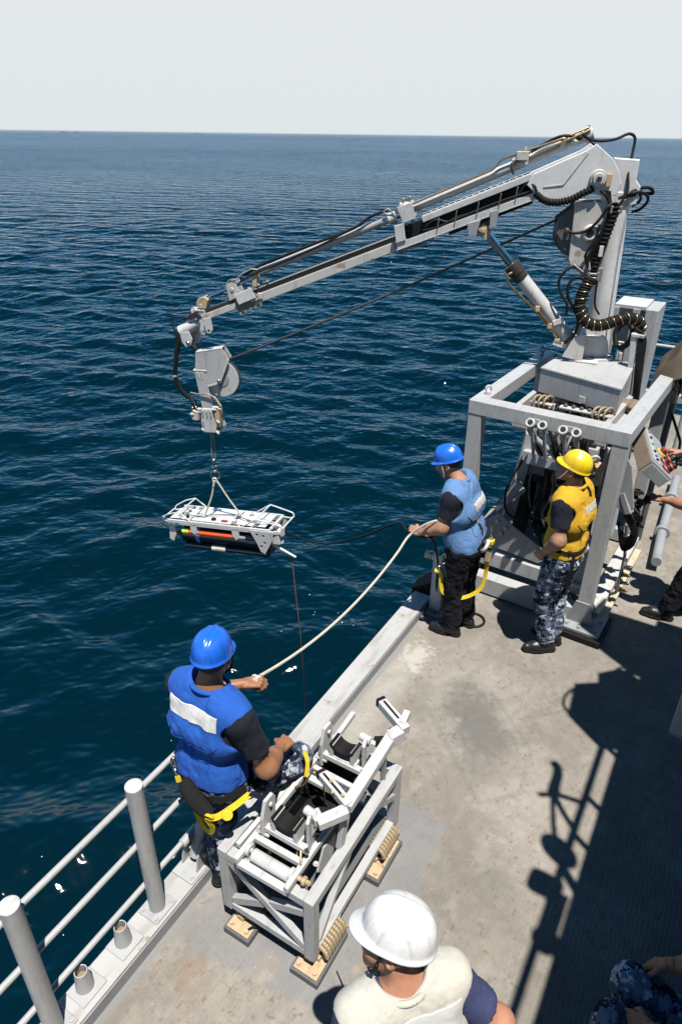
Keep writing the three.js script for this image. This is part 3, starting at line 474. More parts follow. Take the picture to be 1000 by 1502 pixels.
  // boom tip: sleeve, fork and the lugs below
  obj('tip_sleeve', [cyl([-4.16, 2.04, .02], [-3.96, 2.14, 0], .062, .055, 24), cyl([-4.0, 2.12, 0], [-3.88, 2.18, 0], .05, .05, 20)], M.greyWorn, c);
  obj('sleeve_bore', [cyl([-4.175, 2.033, .02], [-4.155, 2.042, .02], .036, .036, 20)], M.black, c);
  obj('fork', [plate([[-4.14, 2.04], [-4.05, 2.06], [-4.02, 1.98], [-4.04, 1.92], [-4.09, 1.90], [-4.13, 1.95]], .018, .07, [[-4.075, 1.945, .016]]), plate([[-4.1, 2.06], [-4.0, 2.09], [-3.97, 1.99], [-4.0, 1.92], [-4.06, 1.90], [-4.1, 1.95]], .018, -.06)], M.greyLight, c);
  obj('fork_pin', [cyl([-4.06, 1.94, -.09], [-4.06, 1.94, .1], .02, .02, 12)], M.steel, c);
  obj('side_lug', [plate([[-3.87, 2.2], [-3.80, 2.22], [-3.785, 2.1], [-3.81, 2.06], [-3.84, 2.06], [-3.86, 2.1]], .014, .09, [[-3.825, 2.085, .014]]), plate([[-3.90, 2.2], [-3.84, 2.22], [-3.86, 2.07], [-3.89, 2.03], [-3.92, 2.04], [-3.93, 2.09]], .014, .055, [[-3.9, 2.065, .014]])], M.greyLight, c);
  obj('tip_bracket', [box(.14, .02, .13, -3.94, 2.275, 0), box(.03, .06, .14, -3.99, 2.25, 0), bar([-4.02, 2.2, .05], [-3.86, 2.27, .05], .02, .04), cyl([-3.98, 2.26, .06], [-3.98, 2.31, .06], .01, .01, 8), cyl([-3.9, 2.3, .06], [-3.9, 2.34, .06], .01, .01, 8), bar([-4.06, 2.16, .03], [-3.95, 2.2, .06], .03, .03)], M.greyWorn, c);
  obj('tip_clutter', [bar([-4.04, 2.2, .05], [-3.93, 2.25, .06], .04, .05), box(.05, .1, .1, -3.87, 2.2, .0)], M.grease, c);

  // ---------------------------------------------------------------- docking head hanging under the boom tip
  const W = (x, y, z = 0) => V(x, y, z).applyAxisAngle(V(0, 1, 0), 22.4 * Math.PI / 180).add(V(-1.22, 0, -6.86));
  const hp = W(-3.9, 1.55, 0);
  const h = thing('docking_head', 'grey docking head with a sheave wheel, hanging from the tip of the boom', 'docking head', hp.toArray(), 22.4 * Math.PI / 180);
  const hh = (g) => (Array.isArray(g) ? g : [g]).map((q) => q.translate(3.9, -1.55, 0));
  const hpz = [[-4.0, 1.84], [-3.985, 1.85], [-3.718, 1.9], [-3.653, 1.786], [-3.761, 1.529], [-3.923, 1.474], [-3.924, 1.639], [-4.02, 1.648]];
  for (const z of [.055, -.055]) obj('cheek_plate', hh(plate(hpz, .016, z)), M.grey, h);
  const sh = obj('sheave', hh([cyl([-3.76, 1.565, -.032], [-3.76, 1.565, -.012], .2, .18, 40), cyl([-3.76, 1.565, -.012], [-3.76, 1.565, .012], .175, .175, 40), cyl([-3.76, 1.565, .012], [-3.76, 1.565, .032], .18, .2, 40)]), M.greyWorn, h);
  obj('hub', hh([cyl([-3.76, 1.565, .03], [-3.76, 1.565, .038], .09, .088, 28)]), M.greyMid, sh);
  obj('sheave_pin', hh([cyl([-3.77, 1.55, .05], [-3.77, 1.55, .085], .018, .018, 12), bar([-3.77, 1.51, .06], [-3.77, 1.44, .06], .02, .01)]), M.steel, h);
  obj('cheek_edge', hh([bar([-3.923, 1.474, .06], [-3.761, 1.529, .06], .012, .022), bar([-3.761, 1.529, .06], [-3.653, 1.786, .06], .012, .022), bar([-4.0, 1.845, 0], [-3.718, 1.9, 0], .13, .012)]), M.greyWorn, h);
  obj('stem', hh([plate([[-4.03, 1.645], [-3.926, 1.65], [-3.885, 1.4], [-3.87, 1.2], [-3.975, 1.2]], .014, .06), plate([[-3.93, 1.5], [-3.9, 1.4], [-3.89, 1.2], [-3.92, 1.2], [-3.97, 1.5]], .1, 0)], ), M.grey, h);
  obj('stem_flange', hh([box(.15, .016, .14, -3.97, 1.65, 0), cyl([-4.0, 1.63, .06], [-3.985, 1.56, .065], .014, .008, 8), cyl([-3.955, 1.63, .06], [-3.95, 1.56, .065], .014, .008, 8)]), M.greyWorn, h);
  obj('latch_frame', hh([plate([[-3.985, 1.225], [-3.875, 1.222], [-3.84, 1.0], [-3.85, .965], [-3.985, .962], [-4.0, 1.07]], .016, .075), plate([[-3.97, 1.22], [-3.82, 1.24], [-3.775, 1.0], [-3.83, .96], [-3.97, .97]], .014, -.07), box(.19, .02, .16, -3.9, .97, 0), box(.16, .02, .16, -3.9, 1.225, 0)]), M.greyLight, h);
  obj('latch_pin', hh([...[[-3.975, 1.19], [-3.93, 1.19], [-3.885, 1.19], [-3.98, 1.08]].map(([x, y]) => cyl([x, y + .02, .085], [x + .004, y - .045, .09], .012, .006, 8)), cyl([-3.83, 1.1, .06], [-3.79, 1.08, .1], .013, .013, 10), cyl([-3.85, .97, .06], [-3.8, .96, .11], .013, .013, 10), cyl([-4.0, 1.0, .07], [-3.98, .98, .1], .012, .012, 10)]), M.white, h);
  obj('latch_body', hh([box(.06, .2, .1, -3.82, 1.12, .02), box(.08, .16, .1, -3.9, 1.1, 0)]), M.tan, h);
  obj('latch_motor', hh([cyl([-4.07, 1.1, .05], [-4.05, 1.2, .05], .05, .045, 16), box(.05, .05, .06, -4.02, 1.2, .05), box(.06, .02, .08, -4.09, 1.16, .06)]), M.greyWorn, h);
  obj('motor_fitting', hh([cyl([-4.1, 1.2, .06], [-4.09, 1.24, .06], .014, .014, 8), cyl([-4.06, 1.09, .05], [-4.06, 1.05, .05], .022, .018, 10), cyl([-4.05, 1.21, .07], [-4.05, 1.25, .07], .012, .012, 8)]), M.brass, h);
  obj('hydraulic_line', hh([hose([[-4.1, 1.4, .06], [-4.0, 1.395, .08], [-3.9, 1.405, .09], [-3.82, 1.37, .09]], .008), hose([[-3.765, 1.27, .08], [-3.755, 1.22, .085], [-3.77, 1.15, .08]], .008)]), M.wireSteel, h);
  obj('line_coupling', hh([cyl([-3.83, 1.38, .09], [-3.765, 1.27, .08], .014, .014, 10)]), M.tan, h);
  obj('hanger_link', hh([bar([-4.06, 1.93, 0], [-4.0, 1.82, 0], .02, .03), cyl([-4.04, 1.9, 0], [-4.02, 1.86, 0], .02, .02, 10)]), M.grease, h);
  // hose from boom tip down to the head: it is clamped at the tip
  const hz = thing('umbilical_hose', 'black ribbed hose looping from the boom tip down to the docking head', 'hose', hp.toArray(), 22.4 * Math.PI / 180);
  const pu = [[-4.187, 2.02, .05], [-4.17, 1.96, .06], [-4.2, 1.85, .06], [-4.235, 1.7, .06], [-4.25, 1.57, .06], [-4.225, 1.45, .06], [-4.16, 1.37, .06], [-4.125, 1.34, .06]];
  const um = obj('hose_jacket', hh(hose(pu, .022, 10, 12)), M.rubber, hz); obj('rib', hh(helix(pu, .021, .007, .024)), M.rubber, hz);
  obj('hose_end', hh([hose([[-4.03, 2.19, .05], [-4.14, 2.195, .04], [-4.23, 2.185, .04], [-4.245, 2.16, .04], [-4.2, 2.04, .05], [-4.18, 1.98, .06]], .009), hose([[-4.125, 1.34, .06], [-4.09, 1.28, .06], [-4.075, 1.2, .05]], .011), hose([[-4.125, 1.345, .06], [-4.06, 1.31, .05], [-4.045, 1.22, .05]], .01)]), M.black, hz);
  obj('hose_tie', hh([cyl([-4.255, 1.585, .06], [-4.25, 1.565, .06], .028, .028, 12)]), M.white, hz);

  // hoisting cable: winch drum to sheave, round it and down out of the head
  const cb = [W(-.5, 3.235, .02)]; { const a = W(-3.68, 1.762, 0); for (let k = 1; k <= 20; k++) { const t = k / 20, p = cb[0].clone().lerp(a, t); p.y -= .03 * Math.sin(Math.PI * t); cb.push(p); } }
  for (let k = 1; k <= 12; k++) { const a = 1.15 - k * .21; cb.push(W(-3.76 + .2 * Math.cos(a), 1.565 + .2 * Math.sin(a), 0)); }
  tag(obj('hoisting_cable', [sweep(cb, .011, 8)], M.cableGrease, scene, true), 'long dark steel cable running from the crane winch to the sheave of the docking head', 'cable');

  // hook pendant, ring and two-legged sling
  const pd = thing('lifting_pendant', 'doubled grey wire pendant with a hook hanging below the docking head', 'lifting pendant', W(-3.925, .45, 0).toArray(), 22.4 * Math.PI / 180);
  const pq = (g) => (Array.isArray(g) ? g : [g]).map((q) => q.translate(3.925, -.45, 0));
  obj('wire', pq([hose([[-3.925, .97, .0], [-3.932, .8, .008], [-3.94, .65, .01], [-3.935, .56, .005]], .008), hose([[-3.91, .97, 0], [-3.905, .8, -.005], [-3.905, .65, -.01], [-3.92, .56, 0]], .008)]), M.wireSteel, pd);
  obj('ferrule', pq([cyl([-3.925, .6, 0], [-3.925, .545, 0], .016, .018, 12), cyl([-3.925, .95, 0], [-3.925, .90, 0], .018, .018, 12)]), M.steel, pd);
  obj('hook', pq([hose([[-3.925, .55, 0], [-3.925, .52, 0], [-3.95, .49, 0], [-3.95, .455, 0], [-3.925, .44, 0], [-3.9, .455, 0], [-3.9, .48, 0]], .012), cyl([-3.905, .52, 0], [-3.9, .475, 0], .006, .006, 6)]), M.steel, pd);
  const sl = thing('lifting_sling', 'two-legged white rope sling on a steel ring, above the underwater vehicle', 'sling', W(-3.925, .38, 0).toArray(), 22.4 * Math.PI / 180);
  const sq = (g) => (Array.isArray(g) ? g : [g]).map((q) => q.translate(3.925, -.38, 0));
  obj('ring', sq(torus(.055, .009, 24, 8).translate(-3.925, .4, 0)), M.steel, sl);
  obj('knot', sq([torus(.022, .012, 14, 8).translate(-3.935, .335, .0), cyl([-3.94, .33, 0], [-3.955, .25, .01], .014, .012, 10), cyl([-3.915, .33, 0], [-3.88, .25, -.01], .014, .012, 10)]), M.rope, sl);
  obj('sling_leg', sq(hose([[-3.945, .32, 0], [-3.98, .14, .01], [-4.03, -.0, .02], [-4.095, -.155, .03]], .0105)), M.rope, sl);
  obj('sling_leg', sq(hose([[-3.905, .32, 0], [-3.83, .18, 0], [-3.72, .0, .0], [-3.615, -.15, .0]], .0105)), M.rope, sl);
}

// ---------------------------------------------------------------- small underwater vehicle hanging in its launch cage
{
  const v = thing('underwater_vehicle', 'black underwater vehicle with an orange tube in a white launch cage, hanging over the sea', 'underwater vehicle', [-4.79, -.3, -5.39], 10 * Math.PI / 180);
  const tl = .105, tilt = (g) => (Array.isArray(g) ? g : [g]).map((q) => q.applyMatrix4(new THREE.Matrix4().makeRotationZ(tl)));
  const P = (name, g, m, parent = v) => obj(name, tilt(g), m, parent);
  P('hull', [cyl([-.56, -.13, 0], [.5, -.13, 0], .115, .115, 32), cyl([-.63, -.13, 0], [-.56, -.13, 0], .06, .112, 32), cyl([.5, -.13, 0], [.58, -.13, 0], .112, .075, 32)], M.gloss);
  P('lower_tube', [cyl([-.52, -.225, .12], [.62, -.225, .12], .035, .035, 18), cyl([-.52, -.225, -.1], [.62, -.225, -.1], .035, .035, 18), box(.1, .06, .24, .58, -.22, .01)], M.gloss);
  P('white_sleeve', [cyl([-.14, -.224, .121], [.05, -.224, .121], .038, .038, 18)], mat({ color: lin(.6, .57, .5), roughness: .5, map: again(T.worn, 6) }));
  const side = P('side_tube', [cyl([.24, -.005, .165], [.56, -.005, .165], .026, .026, 16), cyl([-.56, -.005, .165], [-.49, -.005, .165], .024, .028, 16)], M.gloss);
  P('orange_section', [cyl([-.40, -.005, .165], [.24, -.005, .165], .03, .03, 18)], M.orange, side);
  P('green_section', [cyl([-.49, -.005, .165], [-.40, -.005, .165], .031, .031, 18)], M.lime, side);
  P('far_tube', [cyl([-.5, -.005, -.15], [.56, -.005, -.15], .028, .028, 16)], M.gloss);
  P('blue_band', [cyl([-.37, -.13, 0], [-.31, -.13, 0], .117, .117, 32)], M.cyan);
  P('red_cover', [box(.62, .012, .22, -.02, .085, .02)], M.red);
  const cr = [];
  for (const s of [-1, 1]) cr.push(bar([-.66, .13, .19 * s], [.72, .13, .19 * s], .022, .045), bar([-.5, .105, .19 * s], [.5, .105, .19 * s], .02, .03));
  for (const x of [-.62, -.45, -.2, .05, .3, .52, .7]) cr.push(bar([x, .13, -.19], [x, .13, .19], .03, .03));
  P('cage_frame', cr, M.whiteClean);
  P('top_plate', [bb(-.64, .148, -.1, -.36, .158, .16), bb(-.34, .15, -.17, .2, .16, .17), bb(.22, .148, -.16, .64, .158, .15)], M.whiteClean);
  P('plate_gear', [box(.1, .04, .08, -.5, .18, .05), box(.16, .02, .02, -.26, .18, .08), box(.02, .03, .12, .2, .18, 0), box(.16, .025, .1, .44, .172, .02), cyl([-.58, .16, -.02], [-.44, .2, -.02], .02, .02, 10), box(.05, .05, .05, .24, .18, .14)], M.greyLight);
  P('top_line', [hose([[-.3, .17, .1], [-.1, .185, .04], [.1, .175, -.02], [.3, .19, .05], [.5, .175, .1]], .006), hose([[-.55, .17, .12], [-.45, .2, .08], [-.35, .18, .1], [-.28, .18, .02]], .005)], M.greyDark);
  P('top_clamp', box(.05, .03, .04, -.05, .175, .12), M.black); P('top_clamp', box(.04, .03, .05, .36, .175, -.06), M.greyMid); P('top_clamp', box(.08, .02, .03, .1, .17, .13), M.red); P('top_clamp', box(.03, .035, .03, -.4, .185, .13), M.black); P('top_clamp', box(.06, .02, .05, .52, .17, .1), M.greyMid);
  P('eye_bolt', [torus(.022, .007, 14, 6).translate(-.27, .19, .06), torus(.022, .007, 14, 6).translate(.235, .19, .02)], M.steel);
  for (const s of [1, -1]) {
    P('end_guard', [rod([[-.34, .15, .19 * s], [-.47, .26, .19 * s], [-.62, .22, .19 * s], [-.76, .15, .15 * s], [-.77, .1, .13 * s], [-.66, .11, .18 * s]], .009, 8, .03)], M.whiteClean);
    P('end_guard', [rod([[.36, .15, .19 * s], [.56, .27, .19 * s], [.86, .2, .17 * s], [.86, .13, .17 * s], [.7, .12, .19 * s]], .009, 8, .04)], M.whiteClean);
  }
  P('cross_guard', [rod([[-.47, .26, .19], [-.47, .26, -.19]], .008), rod([[-.77, .12, .14], [-.77, .12, -.14]], .009), rod([[.56, .27, .19], [.56, .27, -.19]], .008), rod([[.86, .16, .17], [.86, .16, -.17]], .009), rod([[.47, .15, .19], [.62, .24, .1], [.84, .18, .12]], .007)], M.whiteClean);
  P('side_plate', [plate([[.46, .13], [.76, .13], [.74, .02], [.62, -.17], [.57, -.14], [.53, -.02]], .014, .2, [[.55, .08, .017], [.63, .07, .017], [.64, -.02, .017], [.59, -.07, .017]])], M.greyLight);
  P('side_plate', [plate([[.46, .13], [.76, .13], [.74, .02], [.62, -.17], [.57, -.14], [.53, -.02]], .014, -.19)], M.whiteClean);
  P('nose_block', [box(.1, .13, .1, .76, .02, .12), box(.08, .1, .12, .7, -.02, -.06), cyl([.7, -.06, .1], [.8, -.02, .1], .05, .045, 16)], M.whiteClean);
  P('saddle_bracket', [plate([[-.34, .12], [-.26, .12], [-.27, .0], [-.31, -.02], [-.35, .02]], .03, .185), plate([[.22, .12], [.31, .12], [.3, .0], [.26, -.03], [.22, .02]], .03, .185)], M.whiteClean);
  P('tail_fin', [plate([[-.68, .1], [-.6, .1], [-.6, -.06], [-.66, -.17], [-.71, -.14], [-.69, -.03]], .014, .15), plate([[-.68, .1], [-.6, .1], [-.6, -.06], [-.66, -.17], [-.71, -.14], [-.69, -.03]], .014, -.13), cyl([-.7, -.13, .1], [-.64, -.13, .1], .045, .045, 16)], M.whiteClean);
  P('hull_label', [box(.1, .012, .002, .4, -.1, .117), cyl([.28, -.005, .165], [.38, -.005, .165], .0272, .0272, 14)], M.greyMid);
  P('tether_arm', [cyl([.66, -.06, .12], [.98, -.205, .14], .016, .014, 12)], M.whiteClean);
}

// a thing whose pieces are written in ship coordinates; yaw turns it about its base point
function placed(name, label, category, pos, yaw = 0, group) {
  const g = thing(name, label, category, pos, yaw, group);
  g.add_ = g.add;
  return { g, add: (n, geos, m, parent = g) => obj(n, (Array.isArray(geos) ? geos : [geos]).map((q) => q.clone().translate(-pos[0], -pos[1], -pos[2])), m, parent), each(n, geos, m, parent = g) { return geos.map((q) => this.add(n, q, m, parent)); } };
}

// ---------------------------------------------------------------- machinery frame under the crane
{
  const F = placed('machinery_frame', 'open grey steel frame carrying the crane column and its hydraulic machinery', 'machinery frame', [-1.2, 0, -6.2], -2.5 * Math.PI / 180), g = F.g; g.position.x += .035;
  F.add('front_beam', bb(-1.88, 1.775, -5.42, -.55, 1.9, -5.28, .008), M.grey);
  F.add('side_beam', bb(-1.88, 1.775, -7.15, -1.75, 1.9, -5.42, .008), M.grey);
  F.add('side_beam', bb(-.68, 1.775, -7.15, -.55, 1.9, -5.42, .008), M.grey);
  F.add('post', bb(-1.875, .02, -5.415, -1.755, 1.775, -5.285, .006), M.grey);
  F.add('post', bb(-.675, .05, -5.415, -.555, 1.775, -5.285, .006), M.grey);
  F.add('post', bb(-1.875, .02, -7.145, -1.755, 1.775, -7.02, .006), M.grey);
  F.add('post', bb(-.675, .02, -7.145, -.555, 1.775, -7.02, .006), M.grey);
  F.add('lifting_eye', [cyl([-1.8, 1.9, -5.5], [-1.8, 1.93, -5.5], .025, .022, 12), rot(torus(.024, .01, 14, 6), 0, .6, 0).translate(-1.8, 1.95, -5.5)], M.greyLight);
  F.add('lifting_eye', [cyl([-1.82, 1.9, -6.95], [-1.82, 1.94, -6.95], .02, .018, 12), rot(torus(.024, .01, 14, 6), 0, .6, 0).translate(-1.82, 1.96, -6.95)], M.greyMid);
  F.add('bracket', box(.1, .05, .012, -1.3, 1.83, -5.274), M.grey); F.add('bracket', box(.1, .05, .012, -.99, 1.83, -5.274), M.grey);
  // feet
  const foot = F.add('foot_plate', [bb(-.76, .06, -5.5, -.42, .085, -5.15, .003), plate([[-.74, .085], [-.5, .085], [-.56, .3], [-.68, .3]], .014, -5.27), plate([[-.74, .085], [-.5, .085], [-.56, .22], [-.68, .22]], .014, -5.43)], M.greyMid);
  for (const [x, z] of [[-.71, -5.2], [-.6, -5.19], [-.48, -5.2], [-.72, -5.36], [-.46, -5.37], [-.71, -5.46]]) F.add('bolt', bolt(x, .085, z, .017, .016), M.greyMid, foot);
  F.add('foot_pad', bb(-.79, .0, -5.53, -.39, .06, -5.1, .004), M.black);
  F.add('foot_plate', bb(-2.0, .0, -5.5, -1.7, .03, -5.15, .003), M.greyMid);
  // skid beams
  F.add('skid_beam', bb(-1.75, .02, -5.43, -.68, .19, -5.3, .006), M.grey);
  F.add('skid_beam', bb(-1.7, .19, -5.66, -.7, .335, -5.52, .006), M.grey);
  F.add('skid_beam', bb(-.64, .05, -7.0, -.5, .15, -5.42, .006), M.greyWorn);
  F.add('skid_beam', bb(-1.85, .02, -7.0, -1.73, .16, -5.43, .006), M.grey);
  F.add('skid_beam', bb(-1.75, .02, -7.13, -.68, .16, -7.02, .006), M.grey);
  F.add('skid_ledge', bb(-.5, .02, -6.9, -.44, .06, -5.5, .003), mat({ color: lin(.5, .47, .33), map: again(T.worn, 1.3), roughness: .7 }));
  F.add('gusset', [plate([[-1.72, .62], [-1.56, .76], [-1.40, .66], [-1.12, .53], [-1.08, .42], [-1.14, .37], [-1.6, .40], [-1.72, .46]], .02, -5.56)], M.greyMid);
  for (const [x, y] of [[-1.57, .69], [-1.48, .64], [-1.52, .57]]) F.add('gusset_bolt', cyl([x, y, -5.55], [x, y, -5.52], .02, .018, 10), M.greyLight);
  F.add('post_knee', [plate([[-1.5, .8], [-1.42, .84], [-1.3, 1.05], [-1.36, 1.1]].map(([x, y]) => [x - .12, y]), .03, -5.66), bar([-1.62, .75, -5.62], [-1.42, 1.0, -5.72], .09, .03)], M.greyMid);
  // inner pedestal legs and rails
  F.add('pedestal_leg', bar([-1.58, .33, -5.75], [-1.46, 1.52, -5.8], .1, .1), M.grey);
  F.add('pedestal_leg', bar([-.9, .33, -5.76], [-.9, 1.52, -5.78], .09, .09), M.grey);
  F.add('pedestal_leg', bar([-.76, .33, -5.86], [-.77, 1.52, -5.88], .09, .09), M.grey);
  F.add('pedestal_leg', bar([-1.58, .16, -6.85], [-1.5, 1.6, -6.8], .1, .1), M.grey);
  F.add('pedestal_leg', bar([-.8, .16, -6.85], [-.82, 1.6, -6.8], .1, .1), M.grey);
  F.add('cross_rail', bb(-1.48, 1.26, -5.79, -.94, 1.38, -5.69, .006), M.grey);
  F.add('cross_rail', bb(-1.5, .36, -6.4, -.8, .46, -6.3, .006), M.greyMid);
  F.add('brace', bar([-.72, .35, -5.72], [-.98, 1.1, -5.8], .07, .05), M.greyMid);
  F.add('brace', bar([-.72, 1.1, -5.6], [-1.02, .4, -5.6], .06, .05), M.greyMid);
  // tray with valves under the turntable box
  const tray = F.add('valve_tray', [bb(-1.66, 1.5, -6.7, -.82, 1.53, -5.83), bb(-1.66, 1.53, -5.86, -.82, 1.74, -5.82), bb(-1.66, 1.53, -6.7, -1.61, 1.74, -5.86), bb(-.87, 1.53, -6.7, -.82, 1.74, -5.86), bb(-.82, 1.60, -6.6, -.74, 1.66, -5.84)], M.grey);
  { const r = rng(21); for (let k = 0; k < 26; k++) { const x = -1.5 + .6 * r(), z = -6.28 + .36 * r(), s = .03 + .05 * r(), m = [M.greyWorn, M.grease, M.brass, M.black, M.greyDark, M.tan][k % 6]; F.add('valve', k % 3 ? box(s * 1.4, .05 + .12 * r(), s, x, 1.58 + .05 * r(), z) : cyl([x, 1.54, z], [x + .05 * (r() - .5), 1.66 + .06 * r(), z], s * .4, s * .35, 10), m, tray); } }
  for (let k = 0; k < 5; k++) { const r = rng(50 + k), x = -1.48 + .1 * k; F.add('tray_hose', hose([[x, 1.56, -6.25], [x + .1 * r(), 1.72 + .05 * r(), -6.15], [x + .15, 1.72, -6.0 - .1 * r()], [x + .2 * r(), 1.55, -5.92]], .012), M.black, tray); }
  for (const x0 of [-1.5, -.97]) for (let k = 0; k < 3; k++) F.add('wire_coil', rot(torus(.062, .012, 18, 7), 0, 1.15, 0).translate(x0 + k * .045, 1.755, -5.96 - k * .015), M.wireRope, tray);
  F.add('coil_bar', [bb(-1.56, 1.74, -5.99, -1.36, 1.76, -5.93), bb(-1.3, 1.735, -6.02, -.84, 1.755, -5.95)], M.greyWorn, tray);
  { const b = []; for (const x of [-1.25, -1.18, -1.11, -1.04]) b.push(cyl([x, 1.755, -5.985], [x, 1.78, -5.985], .018, .016, 10)); b.forEach((q) => F.add('bar_nut', q, M.greyDark, tray)); }
  // rollers along the front beam
  for (const x of [-1.31, -1.21, -1.045, -.94]) {
    const a = V(x, 1.80, -5.25), d = V(.05, .62, .78).normalize(), b = a.clone().addScaledVector(d, .07);
    const r_ = F.add('roller', [cyl(a, b, .034, .041, 24), rot(torus(.03, .012, 24, 8), 0, 0, 0).applyMatrix4(new THREE.Matrix4().makeRotationFromQuaternion(new THREE.Quaternion().setFromUnitVectors(V(0, 0, 1), d)).setPosition(b))], M.white);
    F.add('roller_bore', cyl(b.clone().addScaledVector(d, -.01), b.clone().addScaledVector(d, .006), .019, .018, 16), M.black, r_);
    F.add('roller_stem', rod([a, a.clone().add(V(.01, -.08, -.03)), a.clone().add(V(.03, -.3, -.1))], .016), M.greyMid, r_);
  }
  F.add('white_pipe', rod([[-1.36, 1.7, -5.4], [-1.34, 1.6, -5.5], [-1.2, 1.45, -5.62], [-1.15, 1.38, -5.66]], .026, 12), M.white);
  // valves and hoses below the front beam
  { const r = rng(33), ms = [M.grease, M.brass, M.greyWorn, M.steel, M.black, M.tan];
    for (let k = 0; k < 26; k++) { const x = -1.38 + .5 * r(), y = 1.42 + .16 * r(), z = -5.74 - .14 * r(), l = .04 + .08 * r(); F.add('fitting', k % 2 ? cyl([x, y, z], [x + .03 * (r() - .5), y + l, z + .03], .012 + .008 * r(), .012, 8) : box(.03 + .04 * r(), l, .03, x, y, z), ms[k % 6]); }
    for (let k = 0; k < 9; k++) { const x = -1.4 + .06 * k, a = r(), b = r(); F.add('frame_hose', hose([[x, 1.72, -5.6], [x + .1 * a - .02, 1.55 + .05 * b, -5.5 - .08 * a], [x + .16 * a, 1.42, -5.6], [x + .2 * b, 1.4, -5.75]], .011 + .005 * a), k % 3 ? M.black : M.wireSteel); } }
  // power pack in the dark of the frame
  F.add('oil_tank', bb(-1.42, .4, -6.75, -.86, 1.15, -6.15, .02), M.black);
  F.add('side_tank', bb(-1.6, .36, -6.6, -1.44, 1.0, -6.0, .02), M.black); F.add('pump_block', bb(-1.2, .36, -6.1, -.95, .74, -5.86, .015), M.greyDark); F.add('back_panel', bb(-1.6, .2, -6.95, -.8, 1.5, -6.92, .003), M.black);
  { const r = rng(91); for (let k = 0; k < 22; k++) { const x = -1.42 + .5 * r(), y = .42 + .9 * r(), z = -5.86 + .06 * r(); F.add('pack_fitting', k % 3 ? cyl([x, y, z], [x + .05 * (r() - .5), y + .05 * r() + .02, z + .05], .014 + .014 * r(), .013, 9) : box(.04 + .05 * r(), .04 + .08 * r(), .04, x, y, z, .005), [M.black, M.grease, M.greyDark, M.black, M.brass, M.wireSteel][k % 6]); }
    for (let k = 0; k < 8; k++) { const x = -1.4 + .06 * k; F.add('pack_hose', hose([[x, 1.3, -5.84], [x + .06 * r(), 1.0, -5.76], [x + .12 * (r() - .3), .75, -5.78 + .06 * r()], [x + .1, .5, -5.86]], .010 + .004 * r()), k % 3 ? M.black : M.greyDark); } }
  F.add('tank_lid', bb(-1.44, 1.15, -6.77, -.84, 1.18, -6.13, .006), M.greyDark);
  F.add('pump_motor', [cyl([-1.28, .62, -5.92], [-1.28, 1.22, -5.92], .09, .085, 24), cyl([-1.28, 1.22, -5.92], [-1.28, 1.28, -5.92], .06, .05, 20), cyl([-1.28, .56, -5.92], [-1.28, .62, -5.92], .11, .11, 24)], M.grease);
  F.add('motor_cap', [box(.16, .09, .12, -1.36, 1.18, -5.84)], M.greyDark);
  F.add('filter_can', [cyl([-1.05, .75, -5.92], [-1.05, 1.15, -5.92], .055, .055, 18)], M.black);
  F.add('brown_valve', [box(.07, .05, .05, -1.2, .72, -5.78), cyl([-1.17, .72, -5.76], [-1.1, .69, -5.74], .022, .02, 12)], M.brass);
  F.add('end_fitting', [cyl([-1.06, .66, -5.7], [-.98, .62, -5.68], .024, .02, 12), cyl([-.98, .62, -5.68], [-.95, .61, -5.67], .013, .013, 10)], M.steel);
  F.add('pack_hose', hose([[-1.3, .7, -5.7], [-1.22, .66, -5.62], [-1.1, .66, -5.66], [-1.0, .6, -5.68]], .014), M.black);
  F.add('pack_hose', hose([[-1.46, 1.3, -5.66], [-1.55, 1.0, -5.6], [-1.5, .8, -5.55], [-1.36, .76, -5.58], [-1.28, .82, -5.7]], .011), M.black);
  F.add('pack_hose', hose([[-1.2, .7, -5.66], [-1.16, .56, -5.6], [-1.05, .48, -5.62], [-.96, .5, -5.7]], .012), M.black);
  F.add('pack_hose', hose([[-1.1, 1.25, -5.7], [-1.06, 1.1, -5.74], [-1.1, .95, -5.76], [-1.02, .85, -5.8]], .01), M.black);
  // box with ring at the right pedestal leg
  const cbx = F.add('junction_box', [box(.13, .16, .1, -.83, 1.33, -5.66), box(.15, .02, .12, -.83, 1.42, -5.66)], M.tan);
  F.add('knob', [cyl([-.84, 1.34, -5.61], [-.84, 1.34, -5.585], .026, .024, 16)], M.black, cbx); F.add('ring', [rot(torus(.035, .012, 18, 8), .4, .5, 0).translate(-.85, 1.465, -5.66)], M.greyWorn, cbx);
  // covered box low at the right
  const lb = F.add('lower_box', [bb(-.92, .36, -5.6, -.68, .62, -5.46, .01), bb(-.92, .6, -5.62, -.68, .66, -5.44, .012)], M.grey);
  F.add('box_handle', [torus(.05, .007, 20, 6, 4).translate(-.83, .5, -5.455)], M.greyLight, lb);
  F.add('shelf', [bb(-.95, .33, -5.66, -.66, .36, -5.42)], M.greyLight, lb);
  // valves and hoses on the inboard side
  { const r = rng(8), ms = [M.brass, M.steel, M.black, M.greyWorn, M.grease];
    for (let k = 0; k < 22; k++) { const y = 1.28 - .03 * k, z = -5.62 - .02 * k - .1 * r(), x = -.52 + .1 * r(); F.add('side_valve', k % 2 ? cyl([x, y, z], [x + .05, y + .02 * r(), z + .03], .014 + .01 * r(), .014, 9) : box(.04 + .03 * r(), .05, .04, x, y, z), ms[k % 5]); }
    for (let k = 0; k < 7; k++) F.add('side_hose', hose([[-.52, 1.2 - .02 * k, -5.6], [-.42 + .03 * r(), 1.12 - .03 * k, -5.55], [-.38 - .02 * r(), .95 - .03 * k, -5.62 - .04 * r()], [-.46, .82 - .02 * k, -5.66], [-.56, .92, -5.72]], .012), M.black);
